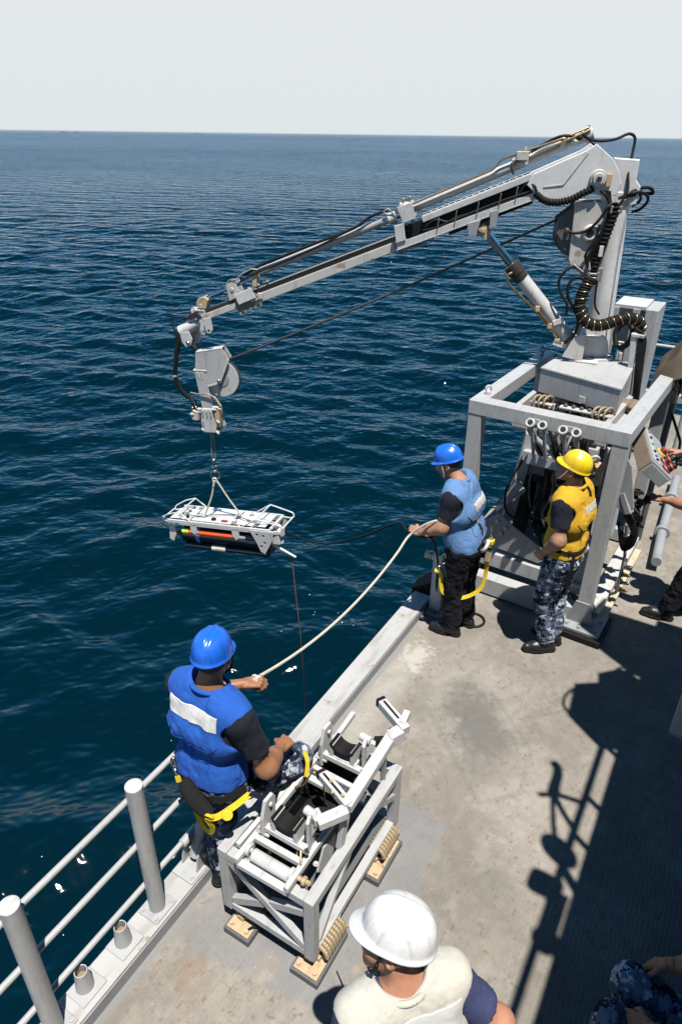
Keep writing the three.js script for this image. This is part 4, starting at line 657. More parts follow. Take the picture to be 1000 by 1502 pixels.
    for (let k = 0; k < 4; k++) F.add('drain_valve', [cyl([-.42, .5 - .1 * k, -5.72 - .03 * k], [-.36, .52 - .1 * k, -5.7 - .03 * k], .018, .014, 10), box(.03, .05, .03, -.43, .5 - .1 * k, -5.73 - .03 * k)], k % 2 ? M.brass : M.steel); }
  F.add('side_pipe', rod([[-.48, .95, -5.66], [-.44, .6, -5.72], [-.44, .2, -5.75], [-.5, .12, -5.8]], .014), M.wireSteel);
  F.add('console_support', [plate([[-.66, 1.72], [-.53, 1.55], [-.44, 1.2], [-.50, 1.12], [-.58, 1.18]], .02, -5.5), bar([-.55, 1.3, -5.52], [-.46, 1.14, -5.5], .07, .05)], M.greyMid);
  F.add('cross_web', [bb(-.9, 1.0, -5.72, -.62, 1.1, -5.68)], M.greyDark);

  // ---- turntable box under the column
  const tb = placed('crane_pedestal_box', 'low light grey box with a flat lid that the crane column stands on', 'pedestal box', [-1.17, 1.75, -6.45]);
  const flat = (pts, y0, y1, bev = .006) => rot(plate(pts.map(([x, z]) => [x, -z]), y1 - y0, 0, [], bev), -Math.PI / 2, 0, 0).translate(0, (y0 + y1) / 2, 0);
  const O = [[-1.56, -6.27], [-.80, -6.02], [-.84, -6.85], [-1.5, -7.02]], inn = (e) => O.map(([x, z]) => [mix(x, -1.17, e), mix(z, -6.5, e)]);
  tb.add('lid', flat(O, 1.965, 1.99), M.grey); tb.add('box_body', flat(inn(.02), 1.75, 1.965), M.grey);
  tb.add('latch_plate', bar([-1.15, 1.80, -6.115], [-1.09, 1.80, -6.095], .012, .07), M.greyLight);
}
// ---------------------------------------------------------------- things behind and beside the frame
{
  const cab = placed('equipment_cabinet', 'tall light grey steel cabinet behind the crane column', 'cabinet', [-1.0, .0, -7.65]);
  cab.add('cabinet_body', [bb(-.92, .0, -7.9, -.8, 2.38, -7.42, .008), bb(-1.22, 1.9, -7.9, -.92, 2.38, -7.85, .004), bb(-1.3, .0, -7.9, -.92, 1.5, -7.5, .008)], M.grey);
  cab.add('cabinet_top', bb(-1.22, 2.36, -7.88, -.92, 2.4, -7.44, .006), M.greyLight);
  cab.add('upright', bb(-1.04, 1.5, -7.5, -.97, 2.37, -7.43, .005), M.grey); cab.add('upright', bb(-1.22, 1.5, -7.5, -1.17, 2.37, -7.43, .005), M.grey);
  cab.add('cabinet_frame', [rod([[-1.16, 2.02, -7.46], [-1.05, 2.02, -7.46]], .012), bb(-1.17, 1.98, -7.49, -1.04, 2.0, -7.44)], M.greyWorn);
  for (let k = 0; k < 6; k++) cab.add('rivet', cyl([-.8, 2.25 - .3 * k, -7.5], [-.793, 2.25 - .3 * k, -7.5], .008, .007, 8), M.greyMid);
  for (let k = 0; k < 3; k++) cab.add('cabinet_gear', [cyl([-1.13 + .03 * k, 1.6 + .1 * k, -7.45], [-1.13 + .03 * k, 1.72 + .1 * k, -7.45], .025, .02, 10)], [M.brass, M.black, M.greyWorn][k]);
  const gd = placed('hose_guide', 'slim grey upright post with black hoses running down beside the crane column', 'hose guide', [-.93, 1.5, -6.75]);
  gd.add('guide_post', bar([-.81, 1.58, -6.72], [-.885, 2.3, -6.72], .06, .05), M.greyLight);
  for (let k = 0; k < 5; k++) gd.add('hose', hose([[-.885 + .012 * k, 2.33, -6.76 + .012 * k], [-.835 + .012 * k, 2.27, -6.71], [-.81 + .013 * k, 2.05, -6.69], [-.775 + .012 * k, 1.8, -6.67 + .01 * k], [-.75 + .012 * k, 1.52, -6.62]], .0125), M.black);
  gd.add('hose_band', [bb(-.9, 2.27, -6.76, -.79, 2.3, -6.68)], M.greyWorn);
  gd.add('loop_hose', hose([[-1.05, 2.12, -6.9], [-1.08, 2.25, -6.95], [-1.0, 2.34, -6.95], [-.93, 2.28, -6.9], [-.95, 2.15, -6.88], [-1.02, 2.1, -6.88]], .026), M.black);
  // canvas bunched at the foot of the guide
  const cl = []; { const r = rng(4); for (let k = 0; k < 7; k++) { const g0 = new THREE.SphereGeometry(.07, 18, 12), p = g0.attributes.position; for (let i = 0; i < p.count; i++) { const n = 1 + .5 * (noise3(p.getX(i) * 30 + k * 9, p.getY(i) * 30, p.getZ(i) * 30) - .5); p.setXYZ(i, p.getX(i) * n * 1.1, p.getY(i) * n * .75, p.getZ(i) * n); } g0.computeVertexNormals(); cl.push(g0.translate(-.80 + .1 * (r() - .5) + .012 * k, 1.66 + .05 * r(), -6.5 + .22 * (r() - .5))); } }
  tag(obj('canvas_bundle', cl, M.canvas), 'bunched tan canvas cover lying in the frame beside the pedestal box', 'canvas cover');
  const tp = placed('covered_equipment', 'deck equipment under a brown tarpaulin on a stand, near the upper right edge', 'covered equipment', [-.5, 1.0, -7.2]);
  { // tarpaulin draped over a box: a bent sheet with thickness
    const pts = []; const N = 26, Mz = 22, pos = [], idx = [];
    for (let s = 0; s < 2; s++) for (let i = 0; i <= N; i++) for (let j = 0; j <= Mz; j++) {
      const u = i / N, w = j / Mz, a = mix(-.36, .42, u), b = mix(-.33, .33, w), ed = Math.max(Math.abs(a) - .2, 0) * 1.0, ed2 = Math.max(Math.abs(b) - .22, 0);
      const y = .06 - .45 * Math.abs(b + .04) - 1.15 * Math.max(0, -a - .12) - .5 * Math.max(0, a - .2) - ed2 * 1.2 + .06 * (noise3(a * 9, b * 9, 3) - .5) + .03 * (1 - Math.abs(2 * noise3(a * 6 + b * 9, b * 5, 9) - 1)) + .022 * Math.sin(b * 38 + a * 11 + 3 * noise3(a * 5, b * 5, 9)) * Math.min(1, (ed + ed2 + .05) * 6);
      pos.push(-.40 + a * .8 * (1 - ed * .5) + .03 * (noise3(b * 8, a * 3, 7) - .5), 2.13 + y - s * .008, -7.2 + b);
    }
    const st = (N + 1) * (Mz + 1); for (let s = 0; s < 2; s++) for (let i = 0; i < N; i++) for (let j = 0; j < Mz; j++) { const a = s * st + i * (Mz + 1) + j, b = a + Mz + 1; s ? idx.push(a, b, a + 1, a + 1, b, b + 1) : idx.push(a, a + 1, b, a + 1, b + 1, b); }
    const g0 = new THREE.BufferGeometry(); g0.setAttribute('position', new THREE.Float32BufferAttribute(pos, 3)); g0.setIndex(idx); g0.computeVertexNormals(); tp.add('tarpaulin', g0, M.tarp);
  }
  tp.add('equipment_case', [bb(-.54, 1.93, -7.38, -.2, 2.07, -7.05, .02), bb(-.5, 1.8, -7.3, -.2, 1.93, -7.06, .01)], M.black);
  tp.add('tan_box', bb(-.55, 1.62, -7.1, -.43, 1.75, -7.02, .006), M.tan);
  tp.add('stand_post', cyl([-.46, .0, -7.2], [-.46, 1.85, -7.2], .035, .035, 14), M.greyDark);
  tp.add('stand_brace', [rod([[-.62, 1.9, -7.1], [-.66, 1.7, -7.1], [-.6, 1.55, -7.12]], .012), rod([[-.46, 1.5, -7.18], [-.3, 1.2, -7.18], [-.28, .9, -7.2]], .014)], M.black);
  for (let k = 0; k < 7; k++) tp.add('equipment_rod', cyl([-.56 + .035 * k, 1.83, -7.05], [-.55 + .033 * k, 1.72 - .02 * (k % 3), -7.03], .009, .008, 8), k % 2 ? M.greyWorn : M.black);
  // far end of the deck: low bulwark beam and pipe rail
  const rl = placed('pipe_rail', 'low white pipe rail and beam at the far end of the deck', 'rail', [-1, 0, -9.5]);
  rl.add('beam', bb(-1.5, .86, -9.55, .9, .96, -9.45), M.white); rl.add('rail_tube', cyl([-1.6, 1.55, -9.5], [.9, 1.55, -9.5], .02, .02, 12), M.white);
  for (const x of [-1.4, -.45, .5]) rl.add('rail_post', cyl([x, 0, -9.5], [x, 1.57, -9.5], .025, .025, 12), M.white);
  const db = placed('deck_pipe', 'grey deck pipe with flanges running along the inboard edge behind the console', 'pipe', [-.2, 0, -7]);
  db.add('pipe', rod([[-.3, .12, -8.8], [-.24, .12, -7.2], [-.2, .12, -6.6]], .05, 14), M.greyMid); db.add('flange', cyl([-.245, .12, -7.3], [-.24, .12, -7.24], .08, .08, 16), M.greyMid); db.add('flange', cyl([-.28, .12, -8.2], [-.278, .12, -8.14], .08, .08, 16), M.greyMid);
  // control console with its levers
  const cs = placed('control_console', 'tilted grey crane control panel with buttons and red-booted levers', 'control console', [-.42, 1.2, -5.85]);
  const A = V(-.385, 1.60, -5.55), B = V(-.59, 1.60, -6.32), n = V(.62, .78, -.12).normalize(), along = B.clone().sub(A), L = along.length(); along.normalize(); const dn = along.clone().cross(n).normalize(); if (dn.y > 0) dn.negate();
  const basis = new THREE.Matrix4().makeBasis(along, n, dn).setPosition(A); // x along, y out, z down the slope
  const on = (geo) => geo.applyMatrix4(new THREE.Matrix4().makeBasis(along, n, along.clone().cross(n)).setPosition(A));
  const sg = along.clone().cross(n).dot(dn) > 0 ? 1 : -1;
  const pan = cs.add('panel', on(box(L, .03, .22, L / 2, -.015, .11 * sg)), M.greyMid);
  cs.add('panel_strip', on(box(L * .9, .008, .07, L / 2, .004, .045 * sg)), M.grey, pan);
  cs.add('panel_side', [on(box(L, .13, .014, L / 2, -.075, -.006 * sg))], M.canvas);
  cs.add('panel_end', [on(box(.014, .1, .2, -.006, -.07, .11 * sg))], M.greyMid);
  [[.08, M.black], [.16, M.greyDark], [.26, M.black], [.42, M.green], [.56, M.black], [.7, M.green]].forEach(([x, m]) => cs.add('button', on(cyl([x, .006, .045 * sg], [x, .022, .045 * sg], .014, .012, 12)), m, pan));
  cs.add('stop_button', on(cyl([.46, 0, .17 * sg], [.46, .05, .17 * sg], .026, .032, 16)), M.red, pan); cs.add('button_collar', on(cyl([.46, 0, .17 * sg], [.46, .01, .17 * sg], .05, .05, 18)), M.yellow, pan);
  [.1, .24].forEach((x) => {
    const lv = cs.add('lever', on(join([cyl([x, 0, .16 * sg], [x, .1, .19 * sg], .012, .01, 10), cyl([x, .1, .19 * sg], [x, .22, .25 * sg], .021, .018, 14)])), M.black);
    for (let k = 0; k < 4; k++) cs.add('boot', on(cyl([x, .004 + .02 * k, (.16 + .005 * k) * sg], [x, .022 + .02 * k, (.163 + .005 * k) * sg], .048 - .006 * k, .042 - .006 * k, 16)), k % 2 ? M.black : M.red, lv);
  });
  const hd = cs.add('handwheel', [cyl([-.4, 1.17, -5.74], [-.36, 1.16, -5.74], .05, .046, 18)], M.black); cs.add('handwheel_hub', cyl([-.37, 1.16, -5.74], [-.34, 1.155, -5.74], .025, .02, 12), M.red, hd);
}

{
  const pb = placed('pale_board', 'small pale grey board standing in the shade at the right edge', 'board', [.4, 0, -4.1]);
  pb.add('board', bar([.24, .42, -4.12], [.8, .42, -4.05], .02, .34, [0, 1, 0]), M.white); pb.add('board_edge', bar([.245, .246, -4.12], [.8, .246, -4.05], .03, .02), M.greyMid); pb.add('board_leg', cyl([.7, 0, -4.07], [.7, .25, -4.07], .014, .014, 8), M.greyMid);
}

// ---------------------------------------------------------------- launch cradle on wire-rope mounts
{
  const K = placed('launch_cradle', 'grey steel launch cradle with X-braced frame on coiled wire mounts', 'cradle', [-1.37, 0, -2.1]), G = M.grey, L = M.greyLight;
  const x0 = -1.635, x1 = -1.105, z0 = -1.64, z1 = -2.545, yb = .15, yt = .60;
  for (const x of [x0, x1]) for (const z of [z0, z1]) K.add('post', bar([x, yb - .01, z], [x, yt - .03, z], .058), G);
  for (const x of [x0, x1]) { K.add('top_rail', bar([x, yt, z0 + .03], [x, yt, z1 - .03], .06, .06), G); K.add('bottom_rail', bar([x, yb + .02, z0 - .03], [x, yb + .02, z1 + .03], .05, .05), G); }
  for (const z of [z0, z1]) { K.add('top_rail', bar([x0 + .03, yt - .002, z], [x1 - .03, yt - .002, z], .056, .056), G); K.add('bottom_rail', bar([x0 + .03, yb + .022, z], [x1 - .03, yb + .022, z], .05, .05), G); }
  // X brace on the after end, diagonals on the sides
  K.add('brace', bar([x0 + .03, yt - .04, z0 + .006], [x1 - .03, yb + .06, z0 + .006], .038, .05), G);
  K.add('brace', bar([x0 + .03, yb + .06, z0 + .003], [x0 + .235, .355, z0 + .003], .034, .05), G);
  K.add('brace', bar([x0 + .29, .395, z0 + .003], [x1 - .03, yt - .1, z0 + .003], .034, .05), G);
  K.add('brace', bar([x1, yb + .05, z0 - .05], [x1, yt - .04, -2.0], .04, .04, [1, 0, 0]), G);
  K.add('brace', bar([x1, .42, z1 + .03], [x1, yt - .03, -2.3], .04, .04, [1, 0, 0]), G);
  K.add('brace', bar([x1 - .02, .4, z1], [x0 + .02, .4, z1], .04, .045), G);
  K.add('brace', bar([x0, yb + .05, z0 - .05], [x0, yt - .04, -2.0], .04, .04, [1, 0, 0]), G);
  K.add('floor_plate', bb(x0 + .03, .2, -2.5, x1 - .03, .21, -1.68, .002), M.greyDark);
  K.add('inner_tray', [bb(-1.5, .48, -2.5, -1.25, .495, -1.72, .003), bb(-1.5, .495, -2.5, -1.485, .6, -1.72, .003), bb(-1.265, .495, -2.5, -1.25, .6, -1.72, .003)], M.black);
  for (let k = 0; k < 3; k++) K.add('black_pad', box(.16, .05, .2, -1.375, .53, -1.88 - .25 * k, .015), M.rubber);
  K.add('junction_plate', [plate([[-2.02, .6], [-1.9, .62], [-1.84, .5], [-1.9, .42], [-2.0, .46]].map(([a, b]) => [-a, b]), .012, 0).applyMatrix4(new THREE.Matrix4().makeRotationY(Math.PI / 2)).translate(-1.2, 0, -3.92 + 3.92)], G);
  // swinging sub-frame: hinge bar, side rails, cross bars
  K.add('hinge_bar', bar([-1.515, .64, -1.6], [-1.215, .64, -1.605], .04, .034), L);
  K.add('hinge_tube', cyl([-1.47, .655, -1.665], [-1.235, .655, -1.665], .034, .034, 20), L);
  for (const x of [-1.495, -1.235]) K.add('hinge_lug', [cyl([x - .012, .675, -1.668], [x + .012, .675, -1.668], .034, .034, 20), cyl([x - .02, .675, -1.668], [x + .022, .675, -1.668], .012, .012, 10), bar([x, .6, -1.66], [x, .67, -1.668], .024, .04)], L);
  K.add('hinge_pin', [cyl([-1.22, .672, -1.67], [-1.13, .672, -1.675], .012, .012, 10), cyl([-1.175, .672, -1.672], [-1.155, .672, -1.673], .024, .024, 14)], M.tan);
  K.add('side_rail', bar([-1.515, .675, -1.58], [-1.515, .675, -2.36], .03, .04), L);
  K.add('side_rail', bar([-1.215, .675, -1.585], [-1.215, .675, -2.42], .03, .04), L);
  K.add('outer_rail', bar([-1.565, .66, -1.66], [-1.545, .66, -2.3], .028, .036), L);
  K.add('cross_bar', bar([-1.5, .685, -1.732], [-1.22, .685, -1.736], .032, .036), L);
  K.add('cross_bar', bar([-1.5, .735, -1.782], [-1.22, .735, -1.782], .036, .036), L);
  K.add('cross_bar', bar([-1.5, .665, -2.275], [-1.23, .665, -2.27], .03, .03), L); K.add('cross_tube', cyl([-1.49, .68, -2.235], [-1.24, .68, -2.23], .012, .012, 12), M.steel);
  K.add('cross_bar', bar([-1.5, .665, -2.2], [-1.23, .665, -2.195], .04, .03), L);
  K.add('cross_bar', bar([-1.5, .735, -2.338], [-1.22, .735, -2.338], .036, .036), L);
  K.add('cross_bar', bar([-1.5, .685, -2.42], [-1.22, .685, -2.42], .034, .034), L);
  // two saddles with rubber pads
  for (const [z, n] of [[-1.815, 0], [-2.375, 1]]) {
    const s = K.add('saddle', [bb(-1.43, .755, z - .05, -1.405, .845, z + .045, .003), bb(-1.295, .755, z - .05, -1.27, .845, z + .045, .003), bb(-1.44, .74, z - .05, -1.26, .76, z + .045, .003)], L);
    const pts = []; for (let k = 0; k <= 10; k++) { const a = Math.PI * (1.14 + .72 * k / 10); pts.push([-1.35 + .085 * Math.cos(a), .882 + .085 * Math.sin(a)]); } for (let k = 10; k >= 0; k--) { const a = Math.PI * (1.14 + .72 * k / 10); pts.push([-1.35 + .072 * Math.cos(a), .882 + .072 * Math.sin(a)]); }
    K.add('rubber_pad', plate(pts, .095, z, [], .002), M.rubber, s);
    // upright brackets either side
    const u = K.add('upright', [plate([[-z - .06, .66], [-z + .035, .66], [-z + .05, .88], [-z + .03, .92], [-z - .03, .92], [-z - .06, .82]].map(([a, b]) => [-a, b]), .02, 0).applyMatrix4(new THREE.Matrix4().makeRotationY(-Math.PI / 2)).applyMatrix4(new THREE.Matrix4().makeScale(1, 1, 1)).translate(-1.475, 0, 0)], L);
    K.add('upright_bolt', [cyl([-1.463, .7, z], [-1.45, .7, z], .012, .011, 8), cyl([-1.463, .88, z], [-1.45, .88, z], .014, .012, 8)], M.greyWorn, u);
    K.add('upright_pin', cyl([-1.52, .7, z + .05], [-1.44, .7, z + .05], .01, .01, 8), M.greyWorn, u);
    const w = K.add('upright', [plate([[-.03, .66], [.075, .66], [.02, .9], [-.01, .93], [-.04, .91]], .018, 0).applyMatrix4(new THREE.Matrix4().makeRotationY(Math.PI / 2 + .25)).translate(-1.235, 0, z - .02), bar([-1.26, .72, z - .02], [-1.2, .9, z - .05], .03, .03), cyl([-1.285, .90, z - .055], [-1.215, .90, z - .045], .024, .024, 16)], L);
    K.add('upright_pin', cyl([-1.22, .75, z + .04], [-1.2, .75, z + .06], .012, .012, 8), M.steel, w);
  }
  // clamp arm: long box arm, angled jaw with rubber face, T-shaped head
  const arm = K.add('clamp_arm', bar([-1.115, .9, -1.98], [-1.12, .93, -2.49], .062, .058, [0, 1, 0], .008), L);
  K.add('jaw', [bar([-1.1, .915, -1.985], [-1.32, .905, -2.085], .05, .05), bar([-1.1, .9, -1.97], [-1.195, .885, -1.84], .06, .05), bar([-1.19, .885, -1.85], [-1.245, .89, -1.885], .05, .05)], L, arm);
  K.add('jaw_slot', bar([-1.14, .942, -2.0], [-1.31, .933, -2.078], .012, .004), M.black, arm); K.add('jaw_cap', bar([-1.318, .905, -2.083], [-1.34, .905, -2.094], .052, .052), M.black, arm);
  K.add('jaw_pad', bar([-1.13, .89, -1.945], [-1.235, .885, -1.9], .05, .012), M.rubber, arm); K.add('jaw_screw', [cyl([-1.2, .93, -2.0], [-1.2, .955, -1.99], .008, .008, 8), cyl([-1.245, .94, -2.05], [-1.245, .953, -2.05], .01, .009, 8), cyl([-1.15, .94, -2.005], [-1.15, .953, -2.005], .01, .009, 8)], M.tan, arm);
  K.add('arm_head', [bar([-1.055, .97, -2.53], [-1.265, .98, -2.64], .055, .055), bar([-1.12, .93, -2.47], [-1.07, .96, -2.53], .07, .07), bar([-1.09, .985, -2.55], [-1.1, 1.0, -2.635], .04, .04)], L, arm);
  K.add('head_slot', bar([-1.12, 1.0, -2.565], [-1.25, 1.0085, -2.634], .014, .004), M.black, arm); K.add('head_cap', bar([-1.262, .98, -2.639], [-1.285, .981, -2.651], .056, .056), M.black, arm);
  K.add('arm_bracket', [bar([-1.16, .86, -2.5], [-1.22, .84, -2.48], .04, .05), cyl([-1.14, .88, -2.5], [-1.14, .95, -2.52], .016, .016, 10)], M.black, arm);
  K.add('arm_stay', bar([-1.14, .72, -2.2], [-1.12, .89, -2.1], .03, .04), G); K.add('arm_stay', bar([-1.14, .62, -2.45], [-1.12, .9, -2.4], .03, .04), G);
  K.add('arm_post', bar([-1.13, .62, -1.95], [-1.12, .88, -2.0], .03, .045), G);
  K.add('rail_extension', [bar([-1.50, .67, -2.49], [-1.51, .67, -2.75], .03, .04), bb(-1.53, .65, -2.5, -1.47, .70, -2.43)], L);
  for (const [x, y, z] of [[-1.5, .7, -1.9], [-1.5, .7, -2.2], [-1.18, .635, -2.3], [-1.22, .7, -2.1], [-1.18, .635, -1.8], [-1.47, .62, -2.5]]) K.add('bolt', bolt(x, y - .005, z, .01, .01), M.greyWorn);
  K.add('lanyard_wire', hose([[-1.2, .66, -1.69], [-1.23, .71, -1.74], [-1.27, .735, -1.8], [-1.3, .70, -1.83], [-1.26, .68, -1.75], [-1.2, .62, -1.7], [-1.15, .55, -1.63]], .006), M.brass);
  K.add('white_tag', box(.018, .004, .024, -1.42, .5, -1.78, .001), M.whiteClean);
  K.add('lashing_wire', hose([[-1.33, .62, -2.12], [-1.36, .8, -2.14], [-1.4, .84, -2.12], [-1.46, .72, -2.1], [-1.57, .66, -2.06], [-1.64, .63, -1.98]], .005), M.brass);
  // wire-rope isolators under the corners
  const coil = (cx, cz, len, turns) => { const P = [], N = turns * 14; for (let i = 0; i <= N; i++) { const t = i / N, a = t * turns * 2 * Math.PI; P.push(V(cx + .062 * Math.cos(a), .128 + .052 * Math.sin(a), cz - len * t)); } return P; };
  for (const [x, z, dx] of [[-1.115, -1.57, .02], [-1.545, -1.555, 0], [-1.105, -2.215, .0], [-1.56, -2.215, 0]]) {
    const m = K.add('wire_mount', bb(x - .085, .0, z - .315, x + .085, .045, z, .004), M.greyDark);
    K.add('mount_plate', [bb(x - .072, .045, z - .30, x + .072, .056, z - .012, .004)], M.tan, m);
    for (const [bx, bz] of [[-.05, -.035], [.048, -.035]]) K.add('plate_bolt', bolt(x + bx, .056, z + bz, .013, .014), M.tan, m);
    K.add('coil', sweep(coil(x + dx, z - .105, .2, 8), .0125, 8), M.wireRope, m);
    K.add('clamp_bar', [bb(x - .018 + dx, .056, z - .31, x + .018 + dx, .085, z - .095, .003)], M.tan, m); K.add('clamp_bar', [bb(x - .018 + dx, .145, z - .31, x + .018 + dx, .172, z - .095, .003)], M.greyWorn, m);
    K.add('clamp_block', [box(.045, .034, .03, x - .02, .074, z - .085), cyl([x - .02, .09, z - .085], [x - .02, .1, z - .085], .011, .01, 6)], M.tan, m);
    K.add('rope_tail', hose([[x - .035, .08, z - .08], [x - .06, .085, z - .1], [x - .075, .12, z - .13], [x - .06, .165, z - .16]], .011), M.wireRope, m);
  }
  K.add('earth_wire', hose([[-1.5, .06, -1.6], [-1.47, .08, -1.63], [-1.42, .1, -1.65], [-1.38, .14, -1.66]], .007), M.black);
}
// ---------------------------------------------------------------- guard rail, pipe stubs, folding stanchion
{
  const R = placed('guard_rail', 'white three-bar guard rail with round posts on the deck edge, lower left', 'guard rail', [-1.98, .1, -.4]);
  const post = (z) => {
    const p = R.add('post', [cyl([-1.985, .1, z], [-1.985, 1.085, z], .044, .044, 24)], M.white);
    R.add('post_cap', [new THREE.SphereGeometry(.044, 24, 8, 0, Math.PI * 2, 0, Math.PI / 2).scale(1, .25, 1).translate(-1.985, 1.083, z)], M.whiteClean, p);
    R.add('base_plate', [bb(-2.055, .1, z - .08, -1.915, .112, z + .08, .006)], M.white, p);
    for (const [a, b] of [[-.05, -.06], [.05, -.06], [-.05, .06], [.05, .06]]) R.add('base_bolt', bolt(-1.985 + a, .112, z + b, .012, .008), M.white, p);
  };
  post(-.06); post(-.745); post(-1.43);
  for (const [y, z] of [[.955, -2.25], [.605, -2.02], [.275, -1.8]]) R.add('rail', cyl([-2.035, y, 1.0], [-2.035, y + .005, z], .0165, .0165, 14), M.white);
  R.add('rail_clip', box(.03, .045, .05, -2.03, .93, -1.86), M.black);
  const S = placed('folding_stanchion', 'short white hinged stanchion leaning forward on its bracket by the boot of the near man', 'stanchion', [-1.985, .1, -1.74]);
  S.add('stanchion_tube', [cyl([-1.985, .15, -1.75], [-1.985, .95, -2.12], .04, .04, 22)], M.white);
  S.add('sleeve', [cyl([-2.03, .28, -1.70], [-2.03, .283, -1.83], .027, .027, 16)], M.white);
  for (const hx of [-1.93, -2.04]) S.add('hinge_plate', plate([[1.69, .11], [1.82, .11], [1.81, .25], [1.76, .28], [1.71, .22]], .012, 0).applyMatrix4(new THREE.Matrix4().makeRotationY(Math.PI / 2)).translate(hx, 0, 0), M.white);
  S.add('hinge_bolt', [cyl([-2.06, .2, -1.76], [-1.905, .2, -1.76], .018, .018, 12)], M.greyWorn);
  S.add('base_plate', [bb(-2.06, .1, -1.83, -1.905, .112, -1.62, .005)], M.white);
  for (const [x, z] of [[-1.93, -1.65], [-1.94, -1.80]]) S.add('base_bolt', bolt(x, .112, z, .012, .008), M.white);
  const stub = (z, label) => {
    const s = placed('pipe_stub', label, 'pipe stub', [-2.005, .1, z]);
    s.add('tube', [cyl([-2.005, .1, z], [-2.005, .24, z], .047, .033, 22, true), cyl([-2.005, .1, z], [-2.005, .24, z], .041, .027, 22, true), rot(torus(.030, .0035, 22, 6), Math.PI / 2, 0, 0).translate(-2.005, .24, z)], M.white);
    s.add('base_plate', [bb(-2.065, .1, z - .075, -1.93, .111, z + .075, .006)], M.white);
    s.add('rusty_plug', [cyl([-2.005, .11, z], [-2.005, .2, z], .028, .026, 16)], M.rust);
  };
  stub(-1.2, 'open white pipe stub on the deck kerb, the one next to the middle rail post'); stub(-.945, 'open white pipe stub on the deck kerb, the one nearer the lower-left rail post');
}
// ---------------------------------------------------------------- things at the end of the kerb by the standing man
{
  const b = placed('roller_post', 'grey upright channel post with a roller at its top beside the man in faded blue', 'post', [-1.8, 0, -4.87]);
  b.add('channel', [bb(-1.875, .03, -4.9, -1.865, .62, -4.8, .003), bb(-1.865, .03, -4.81, -1.77, .62, -4.80, .003), bb(-1.78, .03, -4.9, -1.77, .62, -4.81, .003)], M.greyLight);
  b.add('foot', [bb(-1.9, .0, -4.93, -1.72, .03, -4.74, .004)], M.greyMid); b.add('foot_bolt', bolt(-1.8, .03, -4.76, .014, .014), M.rust);
  b.add('roller', cyl([-1.97, .57, -4.85], [-1.87, .57, -4.85], .036, .036, 20), M.greyWorn); b.add('roller_band', cyl([-1.93, .57, -4.85], [-1.9, .57, -4.85], .042, .042, 20), M.brass);
  const f = placed('fender_block', 'black rubber fender block lying over the end of the white kerb', 'fender', [-2.0, .0, -5.05]);
  f.add('block', [plate([[-.12, 0], [.12, 0], [.12, .16], [.04, .2], [-.12, .1]], .26, 0, [], .012).applyMatrix4(new THREE.Matrix4().makeRotationY(.1)).translate(-1.99, .0, -5.05)], M.rubber); f.add('block_edge', [bb(-2.11, .0, -4.93, -1.9, .05, -4.9, .004)], M.rust);
  const d = placed('deck_padeye', 'small deck fitting with black ring beside the boots of the man in faded blue', 'padeye', [-1.5, 0, -4.9]);
  d.add('ring', rot(torus(.1, .011, 28, 8), Math.PI / 2, 0, 0).translate(-1.47, .012, -4.88), M.black); d.add('shackle', [cyl([-1.53, 0, -4.8], [-1.53, .1, -4.8], .018, .014, 12), rot(torus(.025, .01, 14, 8), 0, .3, 0).translate(-1.53, .12, -4.8), cyl([-1.58, .04, -4.79], [-1.53, .05, -4.8], .009, .009, 8)], M.steel);
}

